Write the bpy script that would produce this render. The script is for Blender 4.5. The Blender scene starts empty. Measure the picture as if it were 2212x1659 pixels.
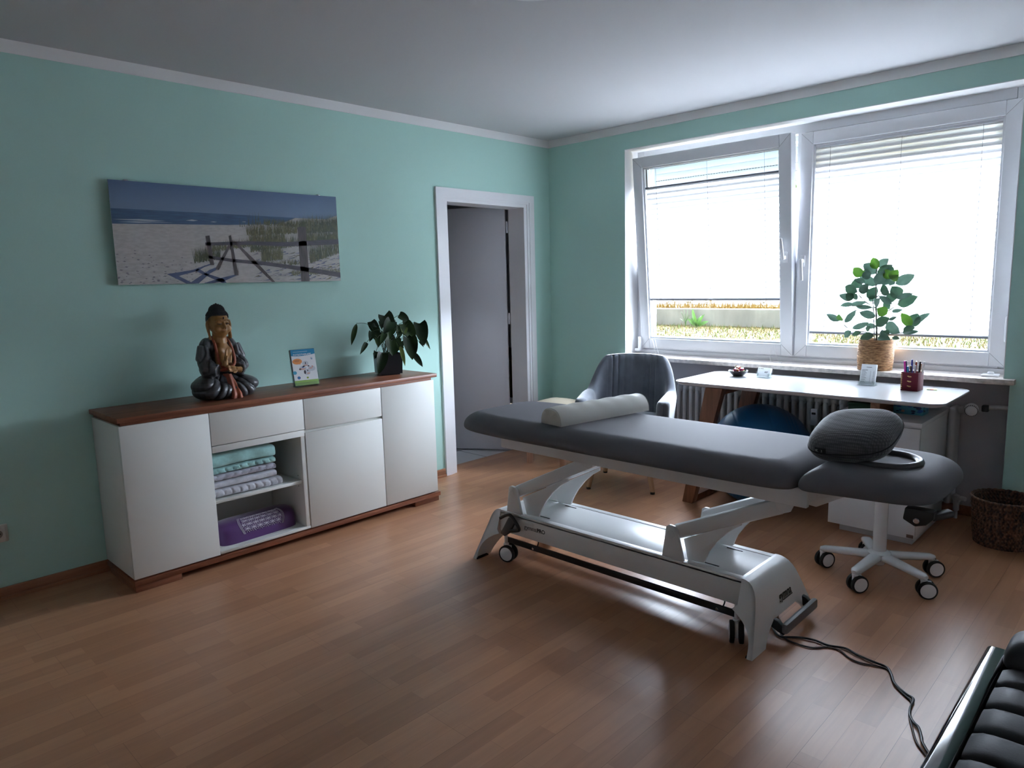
import bpy, bmesh, math, random
from mathutils import Vector, Matrix, noise
random.seed(11)
PI = math.pi
scene = bpy.context.scene
COL = scene.collection
WM = {}          # world matrix of every top-level thing and its children, kept by object name


def lin(r, g, b):
    f = lambda c: (c / 255 / 12.92) if c / 255 <= .04045 else ((c / 255 + .055) / 1.055) ** 2.4
    return (f(r), f(g), f(b), 1)


# ---------------------------------------------------------------- materials
def new_mat(name):
    m = bpy.data.materials.new(name)
    m.use_nodes = True
    return m, m.node_tree, m.node_tree.nodes['Principled BSDF']


def mat(name, col, rough=.5, metal=0., spec=.5, sheen=0., coat=0., bump=0., bscale=200., var=0., vscale=6., stretch=(1, 1, 1), trans=0., ior=1.45, alpha=1.):
    m, nt, b = new_mat(name)
    b.inputs['Base Color'].default_value = col
    b.inputs['Roughness'].default_value = rough
    b.inputs['Metallic'].default_value = metal
    b.inputs['Specular IOR Level'].default_value = spec
    b.inputs['Sheen Weight'].default_value = sheen
    b.inputs['Sheen Roughness'].default_value = .4
    b.inputs['Coat Weight'].default_value = coat
    b.inputs['Coat Roughness'].default_value = .08
    b.inputs['Transmission Weight'].default_value = trans
    b.inputs['IOR'].default_value = ior
    b.inputs['Alpha'].default_value = alpha
    if bump or var:
        tc = nt.nodes.new('ShaderNodeTexCoord')
        mp = nt.nodes.new('ShaderNodeMapping')
        mp.inputs['Scale'].default_value = stretch
        nt.links.new(tc.outputs['Object'], mp.inputs['Vector'])
    if bump:
        n = nt.nodes.new('ShaderNodeTexNoise')
        n.inputs['Scale'].default_value = bscale
        n.inputs['Detail'].default_value = 4
        bp = nt.nodes.new('ShaderNodeBump')
        bp.inputs['Strength'].default_value = bump
        bp.inputs['Distance'].default_value = .004
        nt.links.new(mp.outputs[0], n.inputs['Vector'])
        nt.links.new(n.outputs['Fac'], bp.inputs['Height'])
        nt.links.new(bp.outputs[0], b.inputs['Normal'])
    if var:
        n = nt.nodes.new('ShaderNodeTexNoise')
        n.inputs['Scale'].default_value = vscale
        n.inputs['Detail'].default_value = 5
        r = nt.nodes.new('ShaderNodeValToRGB')
        r.color_ramp.elements[0].position = .3
        r.color_ramp.elements[1].position = .7
        r.color_ramp.elements[0].color = tuple(c * (1 - var) for c in col[:3]) + (1,)
        r.color_ramp.elements[1].color = tuple(min(1, c * (1 + var)) for c in col[:3]) + (1,)
        nt.links.new(mp.outputs[0], n.inputs['Vector'])
        nt.links.new(n.outputs['Fac'], r.inputs['Fac'])
        nt.links.new(r.outputs[0], b.inputs['Base Color'])
    return m


def wood(name, c1, c2, axis=0, scale=9., rough=.45, ring=26., spec=.4, coat=0.):
    """grain running along the given axis"""
    m, nt, b = new_mat(name)
    tc = nt.nodes.new('ShaderNodeTexCoord')
    mp = nt.nodes.new('ShaderNodeMapping')
    s = [scale * 3] * 3
    s[axis] = scale * .22
    mp.inputs['Scale'].default_value = s
    n = nt.nodes.new('ShaderNodeTexNoise')
    n.inputs['Scale'].default_value = 1.6
    n.inputs['Detail'].default_value = 7
    n.inputs['Roughness'].default_value = .6
    n.inputs['Distortion'].default_value = .5
    r = nt.nodes.new('ShaderNodeValToRGB')
    r.color_ramp.elements[0].position = .3
    r.color_ramp.elements[1].position = .72
    r.color_ramp.elements[0].color = c1
    r.color_ramp.elements[1].color = c2
    nt.links.new(tc.outputs['Object'], mp.inputs['Vector'])
    nt.links.new(mp.outputs[0], n.inputs['Vector'])
    nt.links.new(n.outputs['Fac'], r.inputs['Fac'])
    nt.links.new(r.outputs[0], b.inputs['Base Color'])
    b.inputs['Roughness'].default_value = rough
    b.inputs['Specular IOR Level'].default_value = spec
    b.inputs['Coat Weight'].default_value = coat
    return m


def clear_mat(name, tint=(.95, .97, .97, 1), gloss=.12):
    """thin clear sheet: light passes straight, a little is mirrored"""
    m = bpy.data.materials.new(name)
    m.use_nodes = True
    nt = m.node_tree
    nt.nodes.clear()
    o = nt.nodes.new('ShaderNodeOutputMaterial')
    t = nt.nodes.new('ShaderNodeBsdfTransparent')
    t.inputs[0].default_value = tint
    g = nt.nodes.new('ShaderNodeBsdfGlossy')
    g.inputs['Roughness'].default_value = .02
    fc = nt.nodes.new('ShaderNodeLayerWeight')
    fc.inputs[0].default_value = .35
    pw_ = nt.nodes.new('ShaderNodeMath')
    pw_.operation = 'POWER'
    pw_.inputs[1].default_value = 3.5
    nt.links.new(fc.outputs['Facing'], pw_.inputs[0])
    lw = nt.nodes.new('ShaderNodeMath')
    lw.operation = 'MULTIPLY_ADD'
    lw.inputs[1].default_value = .55
    lw.inputs[2].default_value = gloss * .35
    nt.links.new(pw_.outputs[0], lw.inputs[0])
    mx = nt.nodes.new('ShaderNodeMixShader')
    nt.links.new(lw.outputs[0], mx.inputs[0])
    nt.links.new(t.outputs[0], mx.inputs[1])
    nt.links.new(g.outputs[0], mx.inputs[2])
    nt.links.new(mx.outputs[0], o.inputs[0])
    return m


def leaf_mat(name, c1, c2, rough=.4, tr=.25):
    m, nt, b = new_mat(name)
    tc = nt.nodes.new('ShaderNodeTexCoord')
    n = nt.nodes.new('ShaderNodeTexNoise')
    n.inputs['Scale'].default_value = 14
    r = nt.nodes.new('ShaderNodeValToRGB')
    r.color_ramp.elements[0].position = .35
    r.color_ramp.elements[1].position = .68
    r.color_ramp.elements[0].color = c1
    r.color_ramp.elements[1].color = c2
    nt.links.new(tc.outputs['Object'], n.inputs['Vector'])
    nt.links.new(n.outputs['Fac'], r.inputs['Fac'])
    nt.links.new(r.outputs[0], b.inputs['Base Color'])
    b.inputs['Roughness'].default_value = rough
    b.inputs['Specular IOR Level'].default_value = .32
    t = nt.nodes.new('ShaderNodeBsdfTranslucent')
    nt.links.new(r.outputs[0], t.inputs[0])
    mx = nt.nodes.new('ShaderNodeMixShader')
    mx.inputs[0].default_value = tr
    nt.links.new(b.outputs[0], mx.inputs[1])
    nt.links.new(t.outputs[0], mx.inputs[2])
    nt.links.new(mx.outputs[0], nt.nodes['Material Output'].inputs[0])
    return m


# ---------------------------------------------------------------- geometry collector
class G:
    def __init__(self):
        self.v, self.f, self.mi = [], [], []
        self.M = Matrix.Identity(4)
        self.cm = 0

    def add(self, vs, fs):
        o = len(self.v)
        self.v += [tuple(self.M @ Vector(p)) for p in vs]
        self.f += [tuple(i + o for i in f) for f in fs]
        self.mi += [self.cm] * len(fs)
        return self

    def bm(self, bm):
        bm.verts.index_update()
        self.add([v.co[:] for v in bm.verts], [[v.index for v in f.verts] for f in bm.faces])
        bm.free()
        return self

    def box(self, x0, x1, y0, y1, z0, z1, b=0., seg=2):
        x0, x1 = sorted((x0, x1)); y0, y1 = sorted((y0, y1)); z0, z1 = sorted((z0, z1))
        bm = bmesh.new()
        bmesh.ops.create_cube(bm, size=1)
        for v in bm.verts:
            v.co = ((x0 + x1) / 2 + v.co.x * (x1 - x0), (y0 + y1) / 2 + v.co.y * (y1 - y0), (z0 + z1) / 2 + v.co.z * (z1 - z0))
        if b:
            bmesh.ops.bevel(bm, geom=bm.edges[:], offset=min(b, .49 * min(x1 - x0, y1 - y0, z1 - z0)), segments=seg, affect='EDGES', profile=.5)
        return self.bm(bm)

    def bar(self, p0, p1, w, d, b=0., up=(0, 0, 1)):
        """a beam from p0 to p1 with cross-section w (sideways) x d (up)"""
        p0, p1 = Vector(p0), Vector(p1)
        z = (p1 - p0)
        L = z.length
        z.normalize()
        x = Vector(up).cross(z)
        if x.length < 1e-4:
            x = Vector((1, 0, 0)).cross(z)
        x.normalize()
        y = z.cross(x)
        R = Matrix((x, y, z)).transposed().to_4x4()
        R.translation = p0
        old = self.M
        self.M = old @ R
        self.box(-w / 2, w / 2, -d / 2, d / 2, 0, L, b)
        self.M = old
        return self

    def cyl(self, p0, p1, r0, r1=None, n=20, caps=True, bev=0.):
        r1 = r0 if r1 is None else r1
        p0, p1 = Vector(p0), Vector(p1)
        z = p1 - p0
        L = z.length
        if bev:
            prof = [(0, 0), (max(0, r0 - bev), 0), (r0, bev), (r1, L - bev), (max(0, r1 - bev), L), (0, L)]
        elif caps:
            prof = [(0, 0), (r0, 0), (r1, L), (0, L)]
        else:
            prof = [(r0, 0), (r1, L)]
        return self.lathe(prof, n, p0, z)

    def lathe(self, prof, n=32, at=(0, 0, 0), axis=(0, 0, 1), fn=None):
        q = Vector((0, 0, 1)).rotation_difference(Vector(axis).normalized())
        at = Vector(at)
        vs, idx = [], []
        for r, z in prof:
            if abs(r) < 1e-7:
                idx.append([len(vs)])
                vs.append(at + q @ Vector((0, 0, z)))
            else:
                row = []
                for k in range(n):
                    a = 2 * PI * k / n
                    rr = r * (fn(a, z) if fn else 1)
                    row.append(len(vs))
                    vs.append(at + q @ Vector((rr * math.cos(a), rr * math.sin(a), z)))
                idx.append(row)
        fs = []
        for a, b in zip(idx, idx[1:]):
            if len(a) == 1 and len(b) == 1:
                continue
            for k in range(n):
                k2 = (k + 1) % n
                if len(a) == 1:
                    fs.append((a[0], b[k2], b[k]))
                elif len(b) == 1:
                    fs.append((a[k], a[k2], b[0]))
                else:
                    fs.append((a[k], a[k2], b[k2], b[k]))
        return self.add(vs, fs)

    def tube(self, pts, r, n=8, closed=False, flat=1.):
        P = [Vector(p) for p in pts]
        rad = r if isinstance(r, (list, tuple)) else [r] * len(P)
        vs, fs = [], []
        ref = None
        m = len(P)
        for i, p in enumerate(P):
            a = P[i - 1] if (i or closed) else P[0]
            b = P[(i + 1) % m] if (i < m - 1 or closed) else P[-1]
            t = (b - a)
            t = t.normalized() if t.length > 1e-9 else Vector((0, 0, 1))
            if ref is None:
                ref = Vector((0, 0, 1)) if abs(t.z) < .9 else Vector((1, 0, 0))
            x = ref - t * ref.dot(t)
            x.normalize()
            ref = x
            y = t.cross(x)
            for k in range(n):
                an = 2 * PI * k / n
                vs.append(p + x * (math.cos(an) * rad[i] * flat) + y * (math.sin(an) * rad[i]))
        for i in range(m if closed else m - 1):
            j = (i + 1) % m
            for k in range(n):
                k2 = (k + 1) % n
                fs.append((i * n + k, i * n + k2, j * n + k2, j * n + k))
        if not closed:
            fs.append(tuple(range(n - 1, -1, -1)))
            fs.append(tuple((m - 1) * n + k for k in range(n)))
        return self.add(vs, fs)

    def prism(self, poly, a0, a1, ax='y', b=0.):
        """extrude a 2D outline along ax; outline coords are the other two axes in xyz order"""
        def put(p, a):
            return {'x': (a, p[0], p[1]), 'y': (p[0], a, p[1]), 'z': (p[0], p[1], a)}[ax]
        bm = bmesh.new()
        lo = [bm.verts.new(put(p, a0)) for p in poly]
        hi = [bm.verts.new(put(p, a1)) for p in poly]
        bm.faces.new(lo)
        bm.faces.new(hi)
        n = len(poly)
        for i in range(n):
            bm.faces.new((lo[i], lo[(i + 1) % n], hi[(i + 1) % n], hi[i]))
        bmesh.ops.recalc_face_normals(bm, faces=bm.faces[:])
        if b:
            es = [e for e in bm.edges if len(e.link_faces) == 2 and e.calc_face_angle(0) > .6]
            bmesh.ops.bevel(bm, geom=es, offset=b, segments=2, affect='EDGES', profile=.5)
        return self.bm(bm)

    def grid(self, fn, nu, nv, wu=False, wv=False, skip=None):
        vs = [fn(i / (nu if wu else nu - 1), j / (nv if wv else nv - 1)) for j in range(nv) for i in range(nu)]
        fs = []
        for j in range(nv if wv else nv - 1):
            for i in range(nu if wu else nu - 1):
                if skip and skip(i, j):
                    continue
                i2, j2 = (i + 1) % nu, (j + 1) % nv
                fs.append((j * nu + i, j * nu + i2, j2 * nu + i2, j2 * nu + i))
        return self.add(vs, fs)

    def ell(self, c, r, nu=24, nv=14, R=None):
        c = Vector(c)
        rr = r if isinstance(r, (tuple, list)) else (r, r, r)
        R = R or Matrix.Identity(3)
        vs, rows = [], []
        for j in range(nv + 1):
            t = PI * j / nv
            if j in (0, nv):
                rows.append([len(vs)])
                vs.append(c + R @ Vector((0, 0, rr[2] * math.cos(t))))
            else:
                row = []
                for i in range(nu):
                    a = 2 * PI * i / nu
                    row.append(len(vs))
                    vs.append(c + R @ Vector((rr[0] * math.sin(t) * math.cos(a), rr[1] * math.sin(t) * math.sin(a), rr[2] * math.cos(t))))
                rows.append(row)
        fs = []
        for a, b in zip(rows, rows[1:]):
            for k in range(nu):
                k2 = (k + 1) % nu
                if len(a) == 1:
                    fs.append((a[0], b[k], b[k2]))
                elif len(b) == 1:
                    fs.append((a[k], b[0], a[k2]))
                else:
                    fs.append((a[k], b[k], b[k2], a[k2]))
        return self.add(vs, fs)

    def leaf(self, base, tip, width, nrm=(0, -1, 0), fold=.25, curl=.15, n=7, heart=0., point=1.):
        b, t = Vector(base), Vector(tip)
        d = t - b
        L = d.length
        d.normalize()
        s = d.cross(Vector(nrm))
        if s.length < 1e-3:
            s = d.cross(Vector((0, 0, 1)))
        s.normalize()
        up = s.cross(d)
        vs, fs = [], []
        for i in range(n + 1):
            u = i / n
            w = width / 2 * (math.sin(PI * min(1, u ** (.62 if heart else .85))) ** (.75) if 0 < u < 1 else 0)
            if u > .75:
                w *= (1 - (u - .75) / .25 * .3 * point)
            c = b + d * (L * u) + up * (-curl * L * (u - .5) ** 2 * 2 + curl * L * .25)
            back = d * (-heart * w * (1 - u) ** 2 * 1.2)
            e = up * (fold * w)
            vs += [c - s * w + e + back, c - s * w * .5 + e * .4 + back * .5, c, c + s * w * .5 + e * .4 + back * .5, c + s * w + e + back]
        for i in range(n):
            for k in range(4):
                q = i * 5 + k
                fs.append((q, q + 1, q + 6, q + 5))
        return self.add(vs, fs)

    def build(self, name, m, parent=None, smooth=40, world=False, weld=False):
        me = bpy.data.meshes.new(name)
        vs = self.v
        if world and parent is not None:
            inv = WM[parent.name].inverted()
            vs = [tuple(inv @ Vector(p)) for p in vs]
        me.from_pydata(vs, [], self.f)
        ms = m if isinstance(m, (list, tuple)) else [m]
        for x in ms:
            me.materials.append(x)
        if len(ms) > 1:
            me.polygons.foreach_set('material_index', self.mi)
        b = bmesh.new()
        b.from_mesh(me)
        if weld:
            bmesh.ops.remove_doubles(b, verts=b.verts[:], dist=1e-6)
        bmesh.ops.recalc_face_normals(b, faces=b.faces[:])
        b.to_mesh(me)
        b.free()
        if smooth:
            me.polygons.foreach_set('use_smooth', [True] * len(me.polygons))
            me.set_sharp_from_angle(angle=math.radians(smooth))
        o = bpy.data.objects.new(name, me)
        COL.objects.link(o)
        if parent is not None:
            o.parent = parent
            WM[o.name] = WM[parent.name]
        else:
            WM[o.name] = Matrix.Identity(4)
        return o


def thing(name, label, cat, loc=(0, 0, 0), rz=0., group=None):
    o = bpy.data.objects.new(name, None)
    o.empty_display_size = .05
    COL.objects.link(o)
    o.location = loc
    o.rotation_euler = (0, 0, rz)
    WM[o.name] = Matrix.Translation(loc) @ Matrix.Rotation(rz, 4, 'Z')
    o['label'] = label
    o['category'] = cat
    if group:
        o['group'] = group
    return o


def tag(o, label, cat, group=None, kind=None):
    o['label'] = label
    o['category'] = cat
    if group:
        o['group'] = group
    if kind:
        o['kind'] = kind
    return o


def place(o, loc, rot=(0, 0, 0)):
    o.location = loc
    o.rotation_euler = rot
    WM[o.name] = Matrix.LocRotScale(Vector(loc), Matrix(((1, 0, 0), (0, 1, 0), (0, 0, 1))), None) @ Matrix.Identity(4)
    return o


def struct(o):
    o['kind'] = 'structure'
    return o


def dup(o, parent=None):
    c = o.copy()
    COL.objects.link(c)
    if parent is not None:
        c.parent = parent
    for ch in list(o.children):
        dup(ch, c)
    WM[c.name] = WM[o.name]
    return c


def text(name, body, size, m, parent, M, depth=.0006, bold=0., align='LEFT', shear=0., sx=1.):
    """lettering as a mesh; M places the text plane (x right, y up) in the thing's own coordinates"""
    cu = bpy.data.curves.new(name, 'FONT')
    cu.body = body
    cu.size = size
    cu.extrude = depth
    cu.offset = bold
    cu.align_x = align
    cu.shear = shear
    cu.resolution_u = 4
    t = bpy.data.objects.new(name, cu)
    COL.objects.link(t)
    bpy.context.view_layer.update()
    me = bpy.data.meshes.new_from_object(t.evaluated_get(bpy.context.evaluated_depsgraph_get()))
    bpy.data.objects.remove(t)
    bpy.data.curves.remove(cu)
    me.transform(M @ Matrix.Diagonal((sx, 1, 1, 1)))
    me.materials.clear()
    me.materials.append(m)
    o = bpy.data.objects.new(name, me)
    COL.objects.link(o)
    o.parent = parent
    WM[o.name] = WM[parent.name]
    return o


def frame(at, right, up):
    x = Vector(right).normalized()
    y = Vector(up)
    y = (y - x * y.dot(x)).normalized()
    z = x.cross(y)
    R = Matrix((x, y, z)).transposed().to_4x4()
    R.translation = Vector(at)
    return R


def spline(pts, k=8):
    """smooth polyline through points (Catmull-Rom)"""
    P = [Vector(p) for p in pts]
    out = []
    for i in range(len(P) - 1):
        a, b, c, d = P[max(0, i - 1)], P[i], P[i + 1], P[min(len(P) - 1, i + 2)]
        for j in range(k):
            t = j / k
            out.append(.5 * ((2 * b) + (c - a) * t + (2 * a - 5 * b + 4 * c - d) * t * t + (3 * b - a - 3 * c + d) * t ** 3))
    out.append(P[-1])
    return out


def voxel(g, size, it=4, fac=.5):
    """merge overlapping shapes of a collector into one continuous skin"""
    me = bpy.data.meshes.new('skin')
    me.from_pydata(g.v, [], g.f)
    b = bmesh.new()
    b.from_mesh(me)
    bmesh.ops.recalc_face_normals(b, faces=b.faces[:])
    b.to_mesh(me)
    b.free()
    o = bpy.data.objects.new('skin', me)
    COL.objects.link(o)
    r = o.modifiers.new('r', 'REMESH')
    r.mode = 'VOXEL'
    r.voxel_size = size
    s = o.modifiers.new('s', 'SMOOTH')
    s.factor = fac
    s.iterations = it
    bpy.context.view_layer.update()
    m2 = bpy.data.meshes.new_from_object(o.evaluated_get(bpy.context.evaluated_depsgraph_get()))
    out = G()
    out.v = [v.co[:] for v in m2.vertices]
    out.f = [tuple(p.vertices) for p in m2.polygons]
    out.mi = [0] * len(out.f)
    bpy.data.objects.remove(o)
    bpy.data.meshes.remove(me)
    bpy.data.meshes.remove(m2)
    return out
# ---------------------------------------------------------------- shared materials
M_green = mat('mint wall paint', (.44, .665, .60, 1), .75, bump=.12, bscale=260, spec=.25)
M_white_paint = mat('white wall paint', (.80, .80, .80, 1), .8, bump=.08, bscale=240, spec=.25)
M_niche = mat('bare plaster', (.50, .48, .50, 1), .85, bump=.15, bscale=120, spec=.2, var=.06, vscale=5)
M_frame = mat('white lacquer', (.80, .80, .82, 1), .32, spec=.5)
M_upvc = mat('white window plastic', (.74, .75, .78, 1), .28, spec=.5)
M_cab = mat('matt off-white board', (.70, .71, .675, 1), .5, spec=.4)
M_steel_white = mat('white powder coat', (.76, .77, .77, 1), .3, spec=.5, bump=.03, bscale=600)
M_black = mat('black plastic', (.012, .012, .013, 1), .4)
M_rubber = mat('black rubber', (.01, .01, .01, 1), .6)
M_greyplastic = mat('grey plastic', (.16, .16, .165, 1), .42)
M_chrome = mat('polished steel', (.6, .6, .62, 1), .2, metal=1)
M_glass = clear_mat('clear glass')
M_acryl = clear_mat('clear acrylic', (.93, .95, .95, 1), .2)
M_redwood = wood('oiled core beech along x', (.135, .040, .020, 1), (.31, .115, .058, 1), 0, 7, .42)
M_deskwood = wood('oiled walnut tone', (.12, .045, .022, 1), (.25, .105, .055, 1), 2, 8, .4)
M_legwood = wood('pale beech legs', (.30, .16, .08, 1), (.46, .28, .15, 1), 2, 8, .45)
M_holeshade = mat('painted hole shade', (.015, .015, .018, 1), .7)  # shade inside holes and slots, painted as solid dark pieces
M_paper = mat('white paper', (.78, .79, .8, 1), .6)
M_ink = mat('grey print ink', (.10, .10, .11, 1), .6)


def floor_material():
    m, nt, b = new_mat('three strip beech laminate')
    N, L = nt.nodes.new, nt.links.new
    tc = N('ShaderNodeTexCoord')
    br = N('ShaderNodeTexBrick')
    br.offset = .37
    br.offset_frequency = 2
    br.inputs['Scale'].default_value = 1
    br.inputs['Mortar Size'].default_value = .0007
    br.inputs['Mortar Smooth'].default_value = .1
    br.inputs['Brick Width'].default_value = .42
    br.inputs['Row Height'].default_value = .065
    br.inputs['Color1'].default_value = (.41, .195, .102, 1)
    br.inputs['Color2'].default_value = (.52, .262, .142, 1)
    br.inputs['Mortar'].default_value = (.38, .18, .10, 1)
    L(tc.outputs['Object'], br.inputs['Vector'])
    bd = N('ShaderNodeTexBrick')
    bd.offset = .43
    bd.inputs['Scale'].default_value = 1
    bd.inputs['Mortar Size'].default_value = .0007
    bd.inputs['Brick Width'].default_value = 1.29
    bd.inputs['Row Height'].default_value = .195
    bd.inputs['Color1'].default_value = (1, 1, 1, 1)
    bd.inputs['Color2'].default_value = (.93, .93, .93, 1)
    bd.inputs['Mortar'].default_value = (.60, .57, .54, 1)
    L(tc.outputs['Object'], bd.inputs['Vector'])
    mp = N('ShaderNodeMapping')
    mp.inputs['Scale'].default_value = (2.2, 30, 1)
    no = N('ShaderNodeTexNoise')
    no.inputs['Scale'].default_value = 1.5
    no.inputs['Detail'].default_value = 6
    no.inputs['Distortion'].default_value = .6
    L(tc.outputs['Object'], mp.inputs['Vector'])
    L(mp.outputs[0], no.inputs['Vector'])
    rp = N('ShaderNodeValToRGB')
    rp.color_ramp.elements[0].position = .3
    rp.color_ramp.elements[1].position = .75
    rp.color_ramp.elements[0].color = (.91, .91, .91, 1)
    rp.color_ramp.elements[1].color = (1.06, 1.06, 1.06, 1)
    L(no.outputs['Fac'], rp.inputs['Fac'])
    m1 = N('ShaderNodeMix')
    m1.data_type = 'RGBA'
    m1.blend_type = 'MULTIPLY'
    m1.inputs[0].default_value = 1
    m2 = N('ShaderNodeMix')
    m2.data_type = 'RGBA'
    m2.blend_type = 'MULTIPLY'
    m2.inputs[0].default_value = 1
    L(br.outputs['Color'], m1.inputs[6])
    L(bd.outputs['Color'], m1.inputs[7])
    L(m1.outputs[2], m2.inputs[6])
    L(rp.outputs[0], m2.inputs[7])
    L(m2.outputs[2], b.inputs['Base Color'])
    b.inputs['Roughness'].default_value = .30
    b.inputs['Specular IOR Level'].default_value = .5
    bp = N('ShaderNodeBump')
    bp.inputs['Strength'].default_value = .15
    bp.inputs['Distance'].default_value = .001
    L(bd.outputs['Fac'], bp.inputs['Height'])
    bp.invert = True
    L(bp.outputs[0], b.inputs['Normal'])
    return m


def tile_material():
    m, nt, b = new_mat('grey floor tiles')
    N, L = nt.nodes.new, nt.links.new
    tc = N('ShaderNodeTexCoord')
    br = N('ShaderNodeTexBrick')
    br.offset = 0
    br.inputs['Scale'].default_value = 1
    br.inputs['Mortar Size'].default_value = .004
    br.inputs['Brick Width'].default_value = .33
    br.inputs['Row Height'].default_value = .33
    br.inputs['Color1'].default_value = (.62, .62, .63, 1)
    br.inputs['Color2'].default_value = (.55, .55, .57, 1)
    br.inputs['Mortar'].default_value = (.05, .05, .05, 1)
    mp = N('ShaderNodeMapping')
    mp.inputs['Location'].default_value = (.62, .15, 0)
    L(tc.outputs['Object'], mp.inputs['Vector'])
    L(mp.outputs[0], br.inputs['Vector'])
    L(br.outputs['Color'], b.inputs['Base Color'])
    b.inputs['Roughness'].default_value = .35
    return m


# ---------------------------------------------------------------- room shell
CEIL = 2.5
X0, Y0 = -5.7, -5.0            # rear corner of the room
struct(G().box(X0 - .2, .3, Y0 - .2, .17, -.12, 0).build('floor', floor_material(), smooth=0))
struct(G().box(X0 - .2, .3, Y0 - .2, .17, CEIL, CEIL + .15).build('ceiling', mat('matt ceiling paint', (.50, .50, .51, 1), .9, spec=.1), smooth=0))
g = G()
g.box(X0, -1.13, 0, .17, 0, CEIL)
g.box(-.28, .0, 0, .17, 0, CEIL)
g.box(-1.13, -.28, 0, .17, 2.0, CEIL)
struct(g.build('wall_left', M_green, smooth=0))
WT, WB, WL, WR = 2.329, .790, -.74, -3.152       # window opening
g = G()
g.box(0, .30, -.715, .17, 0, WB)
g.box(0, .30, WL, .17, WB, CEIL)
g.box(0, .30, Y0, -3.18, 0, WB)
g.box(0, .30, Y0, WR, WB, CEIL)
g.box(0, .30, WR, WL, WT, CEIL)
g.cm = 1
g.box(-.001, .26, WL - .004, WL, .818, WT)
g.box(-.001, .26, WR, WR + .004, .818, WT)
g.box(-.001, .26, WR, WL, WT - .004, WT)
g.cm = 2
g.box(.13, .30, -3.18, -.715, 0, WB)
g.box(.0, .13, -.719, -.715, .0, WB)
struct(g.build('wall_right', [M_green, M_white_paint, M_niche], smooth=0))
struct(G().box(X0 - .15, X0, Y0, .17, 0, CEIL).build('wall_rear', M_white_paint, smooth=0))
struct(G().box(X0, .3, Y0 - .15, Y0, 0, CEIL).build('wall_side', M_white_paint, smooth=0))
struct(G().box(X0, 0, -.006, 0, 2.444, CEIL).build('trim_1', M_white_paint, smooth=0))
struct(G().box(-.006, 0, Y0, -.006, 2.444, CEIL).build('trim_2', M_white_paint, smooth=0))
M_base = wood('beech skirting', (.22, .09, .045, 1), (.36, .16, .085, 1), 0, 8, .4)
g = G().box(X0, -1.215, -.013, 0, 0, .058, .004)
g.box(X0, -1.215, -.024, -.013, 0, .018, .004)
struct(g.build('baseboard_left', M_base))
struct(G().box(-.195, 0, -.013, 0, 0, .058, .004).build('baseboard_corner', M_base))
struct(G().box(-.013, 0, -.715, -.013, 0, .058, .004).box(-.013, 0, Y0, -3.18, 0, .058, .004).box(.117, .13, -3.18, -.72, 0, .058, .004).build('baseboard_right', M_base))

# ---------------------------------------------------------------- door into the corridor
door = thing('door_1', 'open white door with white moulded frame beside the sideboard', 'door', (-.7, .02, 0))
struct(door)
g = G()
for a, b, y, z0, z1 in ((-1.208, -1.153, -.016, 2.000, 2.055), (-1.153, -1.130, -.011, 1.986, 2.000), (-1.130, -1.100, -.004, 1.962, 1.986)):
    m0, m1 = -.201 - (a + 1.208), -.201 - (b + 1.208)
    g.box(a, b, y, .17, 0, z1)
    g.box(m1, m0, y, .17, 0, z1)
    g.box(b, m1, y, .17, z0, z1)
g.build('casing', M_frame, door, world=True)
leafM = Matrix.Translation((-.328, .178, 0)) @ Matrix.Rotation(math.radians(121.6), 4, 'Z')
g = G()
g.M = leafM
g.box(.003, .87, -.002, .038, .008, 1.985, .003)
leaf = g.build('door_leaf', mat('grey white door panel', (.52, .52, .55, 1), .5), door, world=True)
g = G()
g.M = leafM
g.cyl((.80, .038, 1.04), (.80, .09, 1.04), .010).cyl((.80, .085, 1.04), (.68, .085, 1.04), .010)
g.cyl((.80, -.002, 1.04), (.80, -.055, 1.04), .010).cyl((.80, -.05, 1.04), (.68, -.05, 1.04), .010)
g.build('door_handle', M_chrome, leaf, world=True)
g = G()
for z in (.25, 1.05, 1.78):
    g.cyl((-.322, .176, z), (-.322, .176, z + .09), .008)
g.build('hinge', M_frame, door, world=True)
struct(G().box(-2.6, 1.3, .17, 2.3, -.12, -.004).build('floor_corridor', tile_material(), smooth=0))
g = G()
g.box(-2.6, 1.3, 2.2, 2.3, 0, 2.5).box(-2.7, -2.6, .17, 2.3, 0, 2.5).box(1.3, 1.4, .17, 2.3, 0, 2.5).box(-2.7, 1.4, .17, 2.3, 2.5, 2.6)
g.box(-2.6, -1.21, .17, .18, 0, 2.5).box(-.2, 1.3, .17, .18, 0, 2.5).box(-1.21, -.2, .17, .18, 2.06, 2.5)
struct(g.build('wall_corridor', mat('corridor plaster', (.6, .6, .6, 1), .8), smooth=0))

# ---------------------------------------------------------------- window
win = thing('window_1', 'wide white two-part window, left half tilted open', 'window', (.14, -1.95, .818))
struct(win)


def ring(g, x0, x1, y0, y1, z0, z1, w, b=.004):
    g.box(x0, x1, y0, y0 + w, z0, z1, b).box(x0, x1, y1 - w, y1, z0, z1, b)
    g.box(x0, x1, y0 + w, y1 - w, z0, z0 + w, b).box(x0, x1, y0 + w, y1 - w, z1 - w, z1, b)


g = G()
ring(g, .165, .245, WR, WL, .818, WT, .058)
g.box(.165, .245, -1.995, -1.950, .87, 2.28, .004)
g.box(.150, .166, WR + .002, WL - .002, .819, .850, .003)
g.build('frame', M_upvc, win, world=True)


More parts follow.
